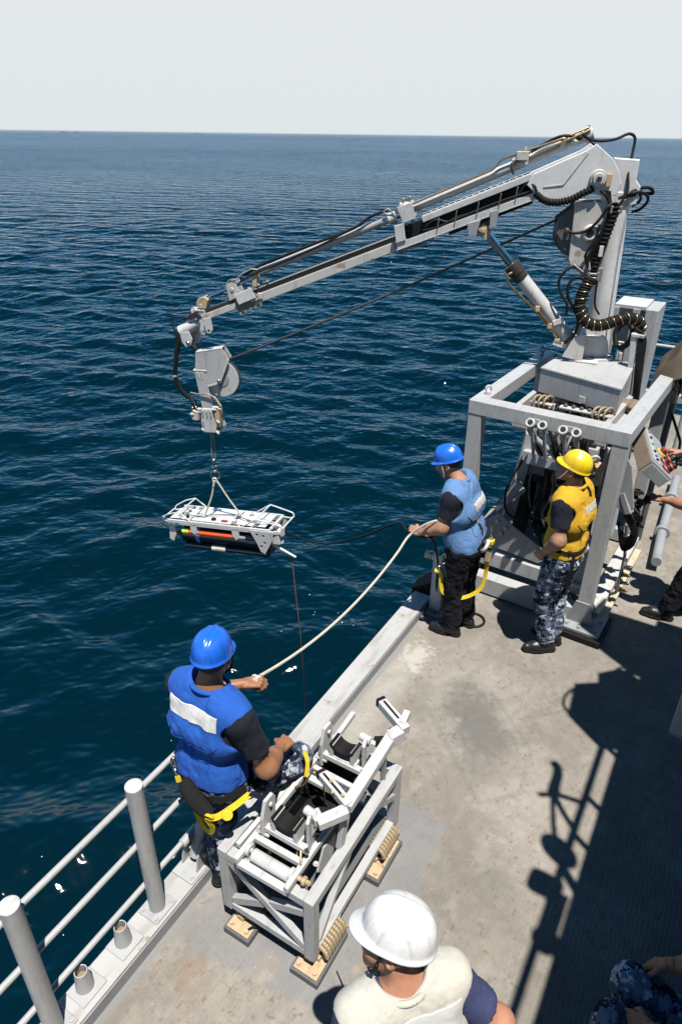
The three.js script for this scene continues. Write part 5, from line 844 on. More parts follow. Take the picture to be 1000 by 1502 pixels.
// ---------------------------------------------------------------- people: distance fields meshed by surface nets
function net(f, lo, hi, h) {
  const n = [0, 1, 2].map((k) => Math.ceil((hi[k] - lo[k]) / h) + 2), [nx, ny, nz] = n, S = 4;
  const val = new Float32Array(nx * ny * nz).fill(1), ix = (i, j, k) => (k * ny + j) * nx + i;
  for (let K = 0; K < nz; K += S) for (let J = 0; J < ny; J += S) for (let I = 0; I < nx; I += S) {
    const c = f(lo[0] + (I + 1.5) * h, lo[1] + (J + 1.5) * h, lo[2] + (K + 1.5) * h), far = Math.abs(c) > h * S * 1.15;
    for (let k = K; k < Math.min(nz, K + S); k++) for (let j = J; j < Math.min(ny, J + S); j++) for (let i = I; i < Math.min(nx, I + S); i++) val[ix(i, j, k)] = far ? c : f(lo[0] + i * h, lo[1] + j * h, lo[2] + k * h);
  }
  const id = new Int32Array(nx * ny * nz).fill(-1), P = [], idx = [];
  const C = [[0, 0, 0], [1, 0, 0], [0, 1, 0], [1, 1, 0], [0, 0, 1], [1, 0, 1], [0, 1, 1], [1, 1, 1]], E = [[0, 1], [2, 3], [4, 5], [6, 7], [0, 2], [1, 3], [4, 6], [5, 7], [0, 4], [1, 5], [2, 6], [3, 7]];
  for (let k = 0; k + 1 < nz; k++) for (let j = 0; j + 1 < ny; j++) for (let i = 0; i + 1 < nx; i++) {
    const v = C.map((c) => val[ix(i + c[0], j + c[1], k + c[2])]); let neg = 0; for (const q of v) if (q < 0) neg++;
    if (neg === 0 || neg === 8) continue;
    let x = 0, y = 0, z = 0, m = 0;
    for (const [a, b] of E) if ((v[a] < 0) !== (v[b] < 0)) { const t = v[a] / (v[a] - v[b]); x += C[a][0] + t * (C[b][0] - C[a][0]); y += C[a][1] + t * (C[b][1] - C[a][1]); z += C[a][2] + t * (C[b][2] - C[a][2]); m++; }
    id[ix(i, j, k)] = P.length / 3; P.push(lo[0] + (i + x / m) * h, lo[1] + (j + y / m) * h, lo[2] + (k + z / m) * h);
  }
  const quad = (a, b, c, d, flip) => { if (a < 0 || b < 0 || c < 0 || d < 0) return; flip ? idx.push(a, c, b, a, d, c) : idx.push(a, b, c, a, c, d); };
  for (let k = 1; k + 1 < nz; k++) for (let j = 1; j + 1 < ny; j++) for (let i = 1; i + 1 < nx; i++) {
    const a = val[ix(i, j, k)] < 0;
    if (a !== (val[ix(i + 1, j, k)] < 0)) quad(id[ix(i, j - 1, k - 1)], id[ix(i, j, k - 1)], id[ix(i, j, k)], id[ix(i, j - 1, k)], !a);
    if (a !== (val[ix(i, j + 1, k)] < 0)) quad(id[ix(i - 1, j, k - 1)], id[ix(i - 1, j, k)], id[ix(i, j, k)], id[ix(i, j, k - 1)], !a);
    if (a !== (val[ix(i, j, k + 1)] < 0)) quad(id[ix(i - 1, j - 1, k)], id[ix(i, j - 1, k)], id[ix(i, j, k)], id[ix(i - 1, j, k)], !a);
  }
  const N = new Float32Array(P.length), e = h * .6;
  for (let q = 0; q < P.length; q += 3) { const [x, y, z] = [P[q], P[q + 1], P[q + 2]], a = f(x + e, y, z) - f(x - e, y, z), b = f(x, y + e, z) - f(x, y - e, z), c = f(x, y, z + e) - f(x, y, z - e), l = Math.hypot(a, b, c) || 1; N[q] = a / l; N[q + 1] = b / l; N[q + 2] = c / l; }
  const g = new THREE.BufferGeometry(); g.setAttribute('position', new THREE.Float32BufferAttribute(P, 3)); g.setAttribute('normal', new THREE.BufferAttribute(N, 3)); g.setIndex(idx); return g;
}
const smin = (a, b, k) => { const h = Math.max(k - Math.abs(a - b), 0) / k; return Math.min(a, b) - h * h * k * .25; };
const cap = (x, y, z, c) => { const [a, b, r0, r1] = c, dx = b[0] - a[0], dy = b[1] - a[1], dz = b[2] - a[2], px = x - a[0], py = y - a[1], pz = z - a[2], t = clamp((px * dx + py * dy + pz * dz) / (dx * dx + dy * dy + dz * dz + 1e-9)); return Math.hypot(px - t * dx, py - t * dy, pz - t * dz) - mix(r0, r1, t); };
const ell = (x, y, z, c, r) => { const a = (x - c[0]) / r[0], b = (y - c[1]) / r[1], d = (z - c[2]) / r[2], k = Math.hypot(a, b, d); return k < 1e-6 ? -Math.min(...r) : (k - 1) * k / Math.hypot(a / r[0], b / r[1], d / r[2]); };
function field(bones, k) { return (x, y, z) => { let d = 1e3; for (const c of bones) { const q = cap(x, y, z, c); d = d > 1 ? q : q - d > k ? d : smin(d, q, k); } return d; }; }
const grow = (bones, e) => bones.map(([a, b, r, s]) => [a, b, r + e, s + e]);
function bounds(bones, m = .08) { m += .035; const lo = [1e9, 1e9, 1e9], hi = [-1e9, -1e9, -1e9]; for (const [a, b, r, s] of bones) for (let k = 0; k < 3; k++) { lo[k] = Math.min(lo[k], a[k] - r - m, b[k] - s - m); hi[k] = Math.max(hi[k], a[k] + r + m, b[k] + s + m); } return [lo, hi]; }
const lp = (a, b, t) => [mix(a[0], b[0], t), mix(a[1], b[1], t), mix(a[2], b[2], t)];
const add3 = (a, b) => [a[0] + b[0], a[1] + b[1], a[2] + b[2]];
// folds in cloth: stretched ridged noise
const folds = (x, y, z, s, sy, seed) => { const a = noise3(x * s + seed, y * sy, z * s), b = noise3(x * s * 2.3, y * sy * 2.1 + seed, z * s * 2.3); const r = 1 - Math.abs(2 * a - 1), t = 1 - Math.abs(2 * b - 1); return .6 * r * r + .4 * t * t - .4; };
function headField() {
  return (x, y, z) => {
    let d = ell(x, y, z, [0, .03, .012], [.076, .092, .098]);
    d = smin(d, ell(x, y, z, [0, -.045, -.028], [.058, .072, .066]), .05);
    d = smin(d, ell(x, y, z, [0, -.1, -.062], [.028, .022, .024]), .03);
    const ax = Math.abs(x);
    d = smin(d, ell(ax, y, z, [.043, -.028, -.055], [.026, .026, .028]), .03);
    d = smin(d, cap(ax, y, z, [[0, .024, -.088], [.038, .022, -.074], .012, .011]), .02);
    d = -smin(-d, ell(ax, y, z, [.032, .002, -.099], [.017, .011, .016]), .012);
    d = smin(d, cap(x, y, z, [[0, .008, -.093], [0, -.03, -.112], .009, .0125]), .012);
    d = smin(d, ell(ax, y, z, [.012, -.034, -.1], [.009, .008, .009]), .008);
    d = smin(d, cap(ax, y, z, [[0, -.059, -.0945], [.02, -.062, -.084], .0065, .004]), .008);
    d = smin(d, cap(ax, y, z, [[0, -.069, -.0925], [.017, -.068, -.084], .007, .004]), .008);
    let e = ell(ax, y, z, [.079, -.004, .012], [.012, .032, .02]); e = -smin(-e, ell(ax, y, z, [.088, -.002, .006], [.008, .02, .01]), .006);
    return smin(d, e, .01);
  };
}
const HEAD = net(headField(), [-.11, -.15, -.15], [.11, .15, .14], .0042);
// short hair: the skull a little fuller, cut off at the hairline
const HAIR = net((x, y, z) => Math.max(ell(x, y, z, [0, .03, .012], [.079, .096, .102]) + .004 * (noise3(x * 90, y * 90, z * 90) - .5), -(y + .04 - .75 * (-z - .02)) , -(z + .02 - .02 * 0) - .9 * y - .03), [-.11, -.1, -.12], [.11, .15, .14], .006);
// a hand: five fingers, each its own chain of three bones rooted in the palm
function handBones(w, d, n, s, curl, thumb = .5) {               // w wrist, d towards the fingers, n out of the back of the hand, s towards the thumb
  d = v3(d).clone().normalize(); n = v3(n).clone(); n.addScaledVector(d, -n.dot(d)).normalize(); const t = d.clone().cross(n); if (t.dot(v3(s)) < 0) t.negate();
  const at = (a, b, c) => v3(w).clone().addScaledVector(d, a).addScaledVector(t, b).addScaledVector(n, c).toArray(), B = [];
  const roots = [[.088, .03], [.092, .01], [.088, -.01], [.08, -.028]], len = [[.04, .026, .02], [.045, .029, .021], [.041, .027, .021], [.032, .021, .019]];
  roots.forEach(([a, b], k) => {
    B.push([at(.0, b * .6, 0), at(a, b, 0), .0165, .0125]);
    let p = v3(at(a, b, 0)), dir = d.clone(), ang = 0; const nn = n.clone();
    len[k].forEach((l, j) => { ang += curl * [.9, 1.25, .8][j] * (1 + .06 * k); const q = d.clone().multiplyScalar(Math.cos(ang)).addScaledVector(nn, -Math.sin(ang)), e = p.clone().addScaledVector(q, l); B.push([p.toArray(), e.toArray(), .0105 - .001 * j - (k === 3 ? .0012 : 0), .0098 - .0012 * j - (k === 3 ? .0012 : 0)]); p = e; });
  });
  const a = at(.02, .022, -.006), b = at(.052, .05, -.018), c = at(.078, .052 - .02 * thumb, -.018 - .024 * thumb), e = at(.098, .046 - .034 * thumb, -.02 - .038 * thumb);
  B.push([at(-.03, 0, 0), at(.01, 0, 0), .025, .022], [a, b, .016, .0125], [b, c, .0118, .0108], [c, e, .0105, .0088]);
  return B;
}
// cloth strip lying on a surface (or in the air), through given points
function ribbon(pts, width, f, off = .004, thick = .004, side = null) {
  const P = curve(pts).getSpacedPoints(Math.max(6, pts.length * 7)), L = [], n = V(), e = .004; let prev = null;
  const grad = (p) => n.set(f(p.x + e, p.y, p.z) - f(p.x - e, p.y, p.z), f(p.x, p.y + e, p.z) - f(p.x, p.y - e, p.z), f(p.x, p.y, p.z + e) - f(p.x, p.y, p.z - e)).normalize().clone();
  P.forEach((p, i) => {
    const t = P[Math.min(P.length - 1, i + 1)].clone().sub(P[Math.max(0, i - 1)]).normalize(); let m;
    if (f) { m = grad(p); for (let k = 0; k < 4; k++) { p.addScaledVector(m, -(f(p.x, p.y, p.z) - off)); m = grad(p); } } else m = v3(side).clone();
    m.addScaledVector(t, -m.dot(t)).normalize(); const b = t.clone().cross(m).normalize(); L.push([p.clone(), m, b]);
  });
  const pos = [], idx = [], W = width / 2;
  L.forEach(([p, m, b]) => { for (const [s, u] of [[-1, 0], [1, 0], [1, 1], [-1, 1]]) { const q = p.clone().addScaledVector(b, s * W).addScaledVector(m, u * thick); if (f) { const d = f(q.x, q.y, q.z); if (d < off * .5 && u === 0) q.addScaledVector(m, off * .6 - d); if (d < off + thick && u === 1) q.addScaledVector(m, off + thick - d); } pos.push(q.x, q.y, q.z); } });
  for (let i = 0; i + 1 < L.length; i++) for (let k = 0; k < 4; k++) { const a = i * 4 + k, b = i * 4 + (k + 1) % 4; idx.push(a, b, a + 4, b, b + 4, a + 4); }
  const z = (L.length - 1) * 4; idx.push(0, 2, 1, 0, 3, 2, z, z + 1, z + 2, z, z + 2, z + 3);
  const g = new THREE.BufferGeometry(); g.setAttribute('position', new THREE.Float32BufferAttribute(pos, 3)); g.setIndex(idx); g.computeVertexNormals(); return crease(g, .6);
}
// rectangular badge laid on a surface: corners given by centre, two half-axes and the direction it is pressed along
function patch(f, c, u, v, dir, off = .003, nu = 14, nv = 6) {
  c = v3(c); u = v3(u); v = v3(v); dir = v3(dir).clone().normalize(); const pos = [], idx = []; let reach = .3;
  for (let s = 0; s < 2; s++) for (let j = 0; j <= nv; j++) for (let i = 0; i <= nu; i++) {
    const p = c.clone().addScaledVector(u, 2 * i / nu - 1).addScaledVector(v, 2 * j / nv - 1); let d; const p0 = p.clone(); for (let k = 0; k < 60 && (d = f(p.x, p.y, p.z)) > off + .0005 && p.distanceTo(p0) < .7; k++) p.addScaledVector(dir, Math.max(.0015, d * .7)); if (p.distanceTo(p0) >= .7) p.copy(p0).addScaledVector(dir, reach); else reach = p.distanceTo(p0);
    for (let k = 0; k < 40 && f(p.x, p.y, p.z) < off; k++) p.addScaledVector(dir, -.0015);
    p.addScaledVector(dir, s * .012); pos.push(p.x, p.y, p.z);
  }
  const st = (nu + 1) * (nv + 1); for (let s = 0; s < 2; s++) for (let j = 0; j < nv; j++) for (let i = 0; i < nu; i++) { const a = s * st + j * (nu + 1) + i; idx.push(a, a + 1, a + nu + 1, a + 1, a + nu + 2, a + nu + 1); }
  for (let i = 0; i < nu; i++) for (const j of [0, nv]) { const a = j * (nu + 1) + i; idx.push(a, a + 1, a + st, a + 1, a + 1 + st, a + st); }
  for (let j = 0; j < nv; j++) for (const i of [0, nu]) { const a = j * (nu + 1) + i, b = a + nu + 1; idx.push(a, b, a + st, b, b + st, a + st); }
  const g = new THREE.BufferGeometry(); g.setAttribute('position', new THREE.Float32BufferAttribute(pos, 3)); g.setIndex(idx); g.computeVertexNormals(); return crease(g, .6);
}
function hatShell(ridged) {
  const pos = [], idx = [], nt = 72, rows = [];
  for (let k = 0; k <= 22; k++) { const t = k / 22 * Math.PI / 2; rows.push([Math.pow(Math.sin(t), .82), .118 * Math.pow(Math.cos(t), .86), 0]); }
  rows.push([1.012, -.006, 0], [1.02, -.012, .35], [1.02, -.016, 1], [1.02, -.021, 1.02], [1.0, -.021, .98], [.965, -.017, 0]);
  for (let k = 0; k <= 8; k++) { const t = (1 - k / 8) * Math.PI / 2; rows.push([.965 * Math.pow(Math.sin(t), .82), .112 * Math.pow(Math.cos(t), .86) - .012 * (1 - k / 8), 0]); }
  rows.forEach(([r, y, br], j) => { for (let i = 0; i < nt; i++) {
    const a = i / nt * 2 * Math.PI, s = Math.sin(a), c = Math.cos(a), fr = Math.max(0, -c), ext = br * (.004 + .002 * Math.max(0, c) + .034 * fr * fr);
    let x = s * (.104 * r + ext), z = c * (.128 * r + ext), Y = y - br * .012 * fr * fr;
    if (j < 21) for (const [x0, w] of ridged ? [[-.032, .55], [0, 1], [.032, .55]] : [[0, .6]]) Y += .0085 * w * Math.exp(-Math.pow((x - x0) / .0085, 4)) * (1 - step(.55, .98, r)) + .004 * w * 0;
    pos.push(x, Y, z);
  } });
  for (let j = 0; j + 1 < rows.length; j++) for (let i = 0; i < nt; i++) { const a = j * nt + i, b = j * nt + (i + 1) % nt; idx.push(a, a + nt, b, b, a + nt, b + nt); }
  const g = new THREE.BufferGeometry(); g.setAttribute('position', new THREE.Float32BufferAttribute(pos, 3)); g.setIndex(idx); g.computeVertexNormals(); return g;
}
const HAT = [hatShell(true), hatShell(false)];
function netMesh(name, g, m, parent, color) {
  let q = g.index ? g.toNonIndexed() : g; if (color) { const p = q.attributes.position, c = new Float32Array(p.count * 3); for (let i = 0; i < p.count; i++) c.set(color(p.getX(i), p.getY(i), p.getZ(i)), i * 3); q.setAttribute('color', new THREE.BufferAttribute(c, 3)); }
  const o = new THREE.Mesh(uvBox(q), m); o.name = name; o.castShadow = o.receiveShadow = true; parent.add(o); return o;
}
function placeGeo(g, p, e = [0, 0, 0]) { return g.clone().applyMatrix4(new THREE.Matrix4().makeRotationFromEuler(new THREE.Euler(e[0], e[1], e[2], 'YXZ')).setPosition(...p)); }
const plastic = (r, g, b) => mat({ color: lin(r, g, b), map: again(T.grime, 3), roughness: .42, roughnessMap: again(T.smudge, 5), clearcoat: .2, clearcoatRoughness: .3, bumpMap: again(T.micro, 7), bumpScale: .0003 });

// s: joints in the body's own axes, forward -z, right +x
function person(s) {
  const g = thing('person', s.label, 'person', s.at, s.yaw); if (s.size) g.scale.setScalar(s.size); const J = s.j, k = s.scale || 1;
  const pel = J.pelvis, nk = J.neck, ch = add3(lp(pel, nk, .62), [0, 0, .015]), [hl, hr] = [add3(pel, [-.092, -.03, 0]), add3(pel, [.092, -.03, 0])];
  const [wl, wr] = [add3(lp(pel, nk, .25), [-.06, 0, 0]), add3(lp(pel, nk, .25), [.06, 0, 0])];
  const dx = [J.sr[0] - J.sl[0], J.sr[1] - J.sl[1], J.sr[2] - J.sl[2]], dl = Math.hypot(...dx), u = dx.map((q) => q / dl);
  const c2 = (o, w) => add3(o, u.map((q) => q * w));
  const torso = [[c2(ch, -.085), c2(ch, .085), .112 * k, .112 * k], [wl, wr, .112 * k, .112 * k], [c2(lp(pel, nk, .83), -.1), c2(lp(pel, nk, .83), .1), .085 * k, .085 * k], [add3(pel, [-.07, 0, .01]), add3(pel, [.07, 0, .01]), .122 * k, .122 * k], [J.sl, lp(J.sl, nk, .5), .062, .06], [J.sr, lp(J.sr, nk, .5), .062, .06], [lp(pel, nk, .9), nk, .07, .06]];
  const arms = [[J.sl, J.el, .056, .044], [J.el, J.wl, .046, .028], [J.sr, J.er, .056, .044], [J.er, J.wr, .046, .028], [lp(J.el, J.wl, .0), lp(J.el, J.wl, .45), .047, .043], [lp(J.er, J.wr, 0), lp(J.er, J.wr, .45), .047, .043]];
  const legs = [[hl, J.kl, .098, .06], [J.kl, J.al, .06, .043], [hr, J.kr, .098, .06], [J.kr, J.ar, .06, .043], [lp(J.kl, J.al, .1), lp(J.kl, J.al, .5), .055, .062], [lp(J.kr, J.ar, .1), lp(J.kr, J.ar, .5), .055, .062]];
  const hp = J.head, he = s.headTurn || [0, 0, 0];
  const neck = [[nk, add3(hp, [0, -.05, .02]), .058, .054]];
  const all = [...torso, ...arms, ...legs, ...neck], body = field(all, .045), [lo, hi] = bounds(all, .02);
  const geos = [net(body, lo, hi, .0125), placeGeo(HEAD, hp, he)];
  for (const h of s.hands) { const B = handBones(...h), [a, b] = bounds(B, .012); geos.push(net(field(B, .007), a, b, .0034)); }
  const sk = s.skin, merged = mergeGeometries(geos.map((q) => { const r = q.index ? q.toNonIndexed() : q; if (r.attributes.uv) r.deleteAttribute('uv'); return r; }));
  const bm = mat({ color: lin(.97, .97, .97), vertexColors: true, map: again(T.fade, 7), roughness: .52, sheen: .1, bumpMap: again(T.micro, 9), bumpScale: .0004, specularIntensity: .6 });
  const Hm = new THREE.Matrix4().makeRotationFromEuler(new THREE.Euler(he[0], he[1], he[2], 'YXZ')).setPosition(...hp).invert(), q = V();
  netMesh('body', merged, bm, g, (x, y, z) => {
    let c = sk; q.set(x, y, z).applyMatrix4(Hm);
    if (Math.abs(q.x) < .03 && Math.abs(q.y + .064) < .009 && q.z < -.08 && q.z > -.13) c = [sk[0] * .8, sk[1] * .5, sk[2] * .5];
    else if (q.y > -.14 && q.y < .06 && q.z > -.115 && q.y < -.05 - q.z * .6 && Math.abs(q.x) < .09 && q.z < .02) { const n = .9 + .1 * noise3(x * 200, y * 200, z * 200); c = sk.map((e) => e * n * .9); }
    else if (Math.abs(q.x) > .01 && Math.abs(q.x) < .052 && q.y > .016 && q.y < .026 && q.z < -.07 && q.z > -.12) c = sk.map((e) => e * .25);
    if (s.tattoo) { const t = s.tattoo(x, y, z); if (t) c = c.map((e, i) => mix(e, [.10, .13, .12][i], t)); }
    return c;
  });
  for (const sx of [-1, 1]) obj('eye', placeGeo(new THREE.SphereGeometry(.0125, 14, 10).translate(sx * .032, .002, -.083), hp, he), mat({ color: lin(.6, .58, .55), roughness: .2 }), g);
  for (const sx of [-1, 1]) obj('iris', placeGeo(new THREE.SphereGeometry(.006, 12, 8).translate(sx * .032, .002, -.0915), hp, he), mat({ color: lin(.03, .02, .012), roughness: .15 }), g);
  netMesh('hair', placeGeo(HAIR, hp, he), mat({ color: lin(...(s.hair || [.018, .013, .01])), roughness: .8, bumpMap: again(T.micro, 20), bumpScale: .004 }), g);
  // T-shirt with short sleeves
  const sl = s.sleeve || .62, shB = [...grow(torso, .006), [J.sl, lp(J.sl, J.el, sl), .066, .074], [J.sr, lp(J.sr, J.er, sl), .066, .074]], shF = field(shB, .05);
  const cutArm = (x, y, z, a, b) => { const e = lp(a, b, sl), d = [b[0] - a[0], b[1] - a[1], b[2] - a[2]], l = Math.hypot(...d); return ((x - e[0]) * d[0] + (y - e[1]) * d[1] + (z - e[2]) * d[2]) / l; };
  const nearArm = (x, y, z, a, b) => Math.hypot(x - lp(a, b, sl)[0], y - lp(a, b, sl)[1], z - lp(a, b, sl)[2]) < .13;
  const shirt = (x, y, z) => { let d = shF(x, y, z) + .005 * folds(x, y, z, 13, 9, 3); const ar = Math.abs(x - nk[0]); d += .012 * step(.2, .27, ar) * folds(x, y + .5 * z, z, 15, 8, 3); if (nearArm(x, y, z, J.sl, J.el)) d = Math.max(d, cutArm(x, y, z, J.sl, J.el)); if (nearArm(x, y, z, J.sr, J.er)) d = Math.max(d, cutArm(x, y, z, J.sr, J.er)); return Math.max(d, -cap(x, y, z, [nk, add3(nk, [0, .12, -.01]), .066, .07])); };
  { const [a, b] = bounds(shB, .02); netMesh('shirt', net(shirt, a, b, .011), s.shirt, g); }
  // trousers, bloused above the boots
  const trB = [...grow([torso[3], ...legs.slice(0, 4)], .022), [lp(J.kl, J.al, .2), lp(J.kl, J.al, .93), .083, .074], [lp(J.kr, J.ar, .2), lp(J.kr, J.ar, .93), .083, .074], [lp(hl, J.kl, .25), lp(hl, J.kl, .8), .108, .09], [lp(hr, J.kr, .25), lp(hr, J.kr, .8), .108, .09]], trF = field(trB, .04);
  const lgF = field([torso[3], ...legs], .045), cutLeg = (x, y, z, a, b) => { const d = [b[0] - a[0], b[1] - a[1], b[2] - a[2]], l = Math.hypot(...d), e = lp(a, b, .96); return Math.hypot(x - b[0], y - b[1], z - b[2]) < .22 ? ((x - e[0]) * d[0] + (y - e[1]) * d[1] + (z - e[2]) * d[2]) / l : -1; };
  const waist = pel[1] + .1;
  const trousers = (x, y, z) => Math.max(Math.min(trF(x, y, z), lgF(x, y, z) - .016) + .024 * Math.min(.35, folds(x, y, z, 11, 13, 8)), cutLeg(x, y, z, J.kl, J.al), cutLeg(x, y, z, J.kr, J.ar), Math.hypot(x - pel[0], z - pel[2]) < .25 ? y - waist : -1);
  { const [a, b] = bounds(trB, .03); netMesh('trousers', net(trousers, a, b, .011), s.trousers, g); }
  // boots
  for (const [a, kn, f] of [[J.al, J.kl, s.feet[0]], [J.ar, J.kr, s.feet[1]]]) {
    const [fx, fz] = f, gy = a[1] - .085, up = lp(a, kn, .2), B = [[up, [a[0], a[1] - .01, a[2]], .058, .052], [[a[0] - fx * .045, gy + .042, a[2] - fz * .045], [a[0] + fx * .1, gy + .045, a[2] + fz * .1], .038, .046], [[a[0] + fx * .06, gy + .045, a[2] + fz * .06], [a[0] + fx * .165, gy + .036, a[2] + fz * .165], .047, .036]];
    const F0 = field(B, .035), F = (x, y, z) => Math.max(F0(x, y, z) + .003 * folds(x, y, z, 30, 30, 4), gy + .012 - y), [c, d] = bounds(B, .012);
    const bt = netMesh('boot', net(F, c, d, .0075), s.boots || M.boot, g);
    const sole = (x, y, z) => Math.max(field(grow(B.slice(1), .006), .03)(x, gy + .04, z), Math.abs(y - gy - .011) - .011); netMesh('sole', net(sole, [c[0], gy - .02, c[2]], [d[0], gy + .05, d[2]], .0065), M.rubber, bt);
  }
  // life vest: thick sleeveless shell
  if (s.vest) {
    const up = [nk[0] - pel[0], nk[1] - pel[1], nk[2] - pel[2]], ul = Math.hypot(...up), e = s.vestLow ?? .06, th = s.vestThick || .038;
    const vB = [...grow(torso.slice(0, 3), th), [add3(pel, [-.07, .04, .01]), add3(pel, [.07, .04, .01]), .118 + th * .8, .118 + th * .8], [lp(J.sl, nk, s.cap ? .0 : .12), lp(J.sl, nk, .6), s.cap ? .09 : .082, .095], [lp(J.sr, nk, s.cap ? .0 : .12), lp(J.sr, nk, .6), s.cap ? .09 : .082, .095]], vF = field(vB, .05);
    const low = (x, y, z) => -((x - pel[0]) * up[0] + (y - pel[1]) * up[1] + (z - pel[2]) * up[2]) / ul + e;
    const hole = (x, y, z, a, b) => { const d = [b[0] - a[0], b[1] - a[1], b[2] - a[2]], l = Math.hypot(...d), o = [a[0], a[1] - .055, a[2]]; return cap(x, y, z, [[mix(o[0], nk[0], s.cap ? -.18 : .0), o[1], o[2]], [o[0] + (a[0] - nk[0]) * 1.2, o[1] - .04, o[2]], .098, .12]); };
    const vest = (x, y, z) => { let d = vF(x, y, z) + (1 - .75 * step(.1, .17, Math.abs(x - nk[0]) - .35 * Math.max(0, nk[1] - .22 - y))) * ((s.vestFold || .017) * folds(x, y, z, 9, 4, s.seed || 1) + .006 * folds(x + .6 * y, y, z, 16, 16, 7)); d = Math.max(d, low(x, y, z) + .012 * (noise3(x * 12, y * 3, z * 12) - .5)); d = -smin(-d, hole(x, y, z, J.sl, J.el), .02); d = -smin(-d, hole(x, y, z, J.sr, J.er), .02); return -smin(-d, cap(x, y, z, [add3(nk, [0, -.02, -.045]), add3(nk, [0, .16, -.02]), .078, .1]), .02); };
    const [a, b] = bounds(vB, .03), vm = netMesh('vest', net(vest, a, b, .011), s.vest, g);
    g.userData.vestField = vest;
    for (const [nm, c, uu, vv, dir, m] of s.patches || []) obj(nm, patch(vest, c, uu, vv, dir), m, vm);
    s.vf = vest; s.vm = vm;
    const at = (t, sx, z) => { const o = lp(pel, nk, t); return [o[0] + sx, o[1], o[2] + z]; };
    const ring = []; for (let k = 0; k < 18; k++) { const a = k / 18 * 2 * Math.PI; ring.push([nk[0] + .088 * Math.sin(a), nk[1] + .012 + .028 * Math.cos(a), nk[2] - .012 + .088 * Math.cos(a)]); }
    obj('collar', [sweep(curve(ring, true).getPoints(60), .012, 10)], s.vest, vm);
    for (const q of [[[.95 - .28, -.17, .12], [.5, -.14, .2], [.22, -.12, .2]], [[.95 - .28, .17, .12], [.5, .14, .2], [.22, .12, .2]], [[.56, -.15, .17], [.56, 0, .24], [.56, .15, .17]]]) obj('seam', ribbon(q.map((e) => at(...e)), .012, vest, .0015, .0035), s.vest, vm);
  }
  s.tf = trousers; s.sf = shirt;
  // hard hat
  const hat = obj('hard_hat', placeGeo(HAT[s.smooth ? 1 : 0].clone().scale(s.hatSize || .88, (s.hatSize || .88) * 1.03, s.hatSize || .88).translate(0, .045, .008), hp, s.hatTurn || he), s.hat, g); s.hatMesh = hat;
  obj('hat_band', placeGeo(join([rot(torus(.082, .006, 40, 6), Math.PI / 2, 0, 0).scale(.94, 1, 1.2).translate(0, .028, .006)]), hp, he), M.strapBlack, hat);
  for (const sx of [-1, 1]) obj('chin_strap', placeGeo(hose([[sx * .09, .04, -.02], [sx * .084, -.03, -.03], [sx * .066, -.085, -.045], [sx * .02, -.122, -.06]], .005, 8, 6), hp, he), s.strap || M.greyLight, g);
  delete g.userData.vestField; return g;
}
M.boot = mat({ color: lin(.012, .0115, .011), map: again(T.fade, 6), roughness: .38, bumpMap: again(T.micro, 6), bumpScale: .001 });
M.navyShirt = cloth(.012, .015, .026); M.navyTrousers = cloth(.008, .009, .014); M.blueShirt = cloth(.05, .06, .14);
M.camo = mat({ color: lin(1, 1, 1), map: T.cam, roughness: .95, bumpMap: again(T.cloth, 4), bumpScale: .0012, specularIntensity: .3 });
M.vestBlue = cloth(.022, .115, .50, { map: (() => { const t = tex(512, 512, (x, y) => { const a = fbmT(x, y, 4, 5, 201), b = fbmT(x, y, 40, 3, 211), k = .55 * step(.52, .72, a + .5 * (b - .5)); return [mix(.85, 1, b) + 6 * k, mix(.85, 1, b) + 1.3 * k * .7, mix(.9, 1, b) + .35 * k]; }); t.repeat.set(1.5, 1.5); return t; })() });
M.vestBlue.map = again(T.fade, 2.2);
M.vestFaded = cloth(.13, .255, .50, { map: again(T.fade, 3) }); M.vestYellow = cloth(.66, .38, .028); M.vestWhite = cloth(.58, .56, .5);

const deg = Math.PI / 180;
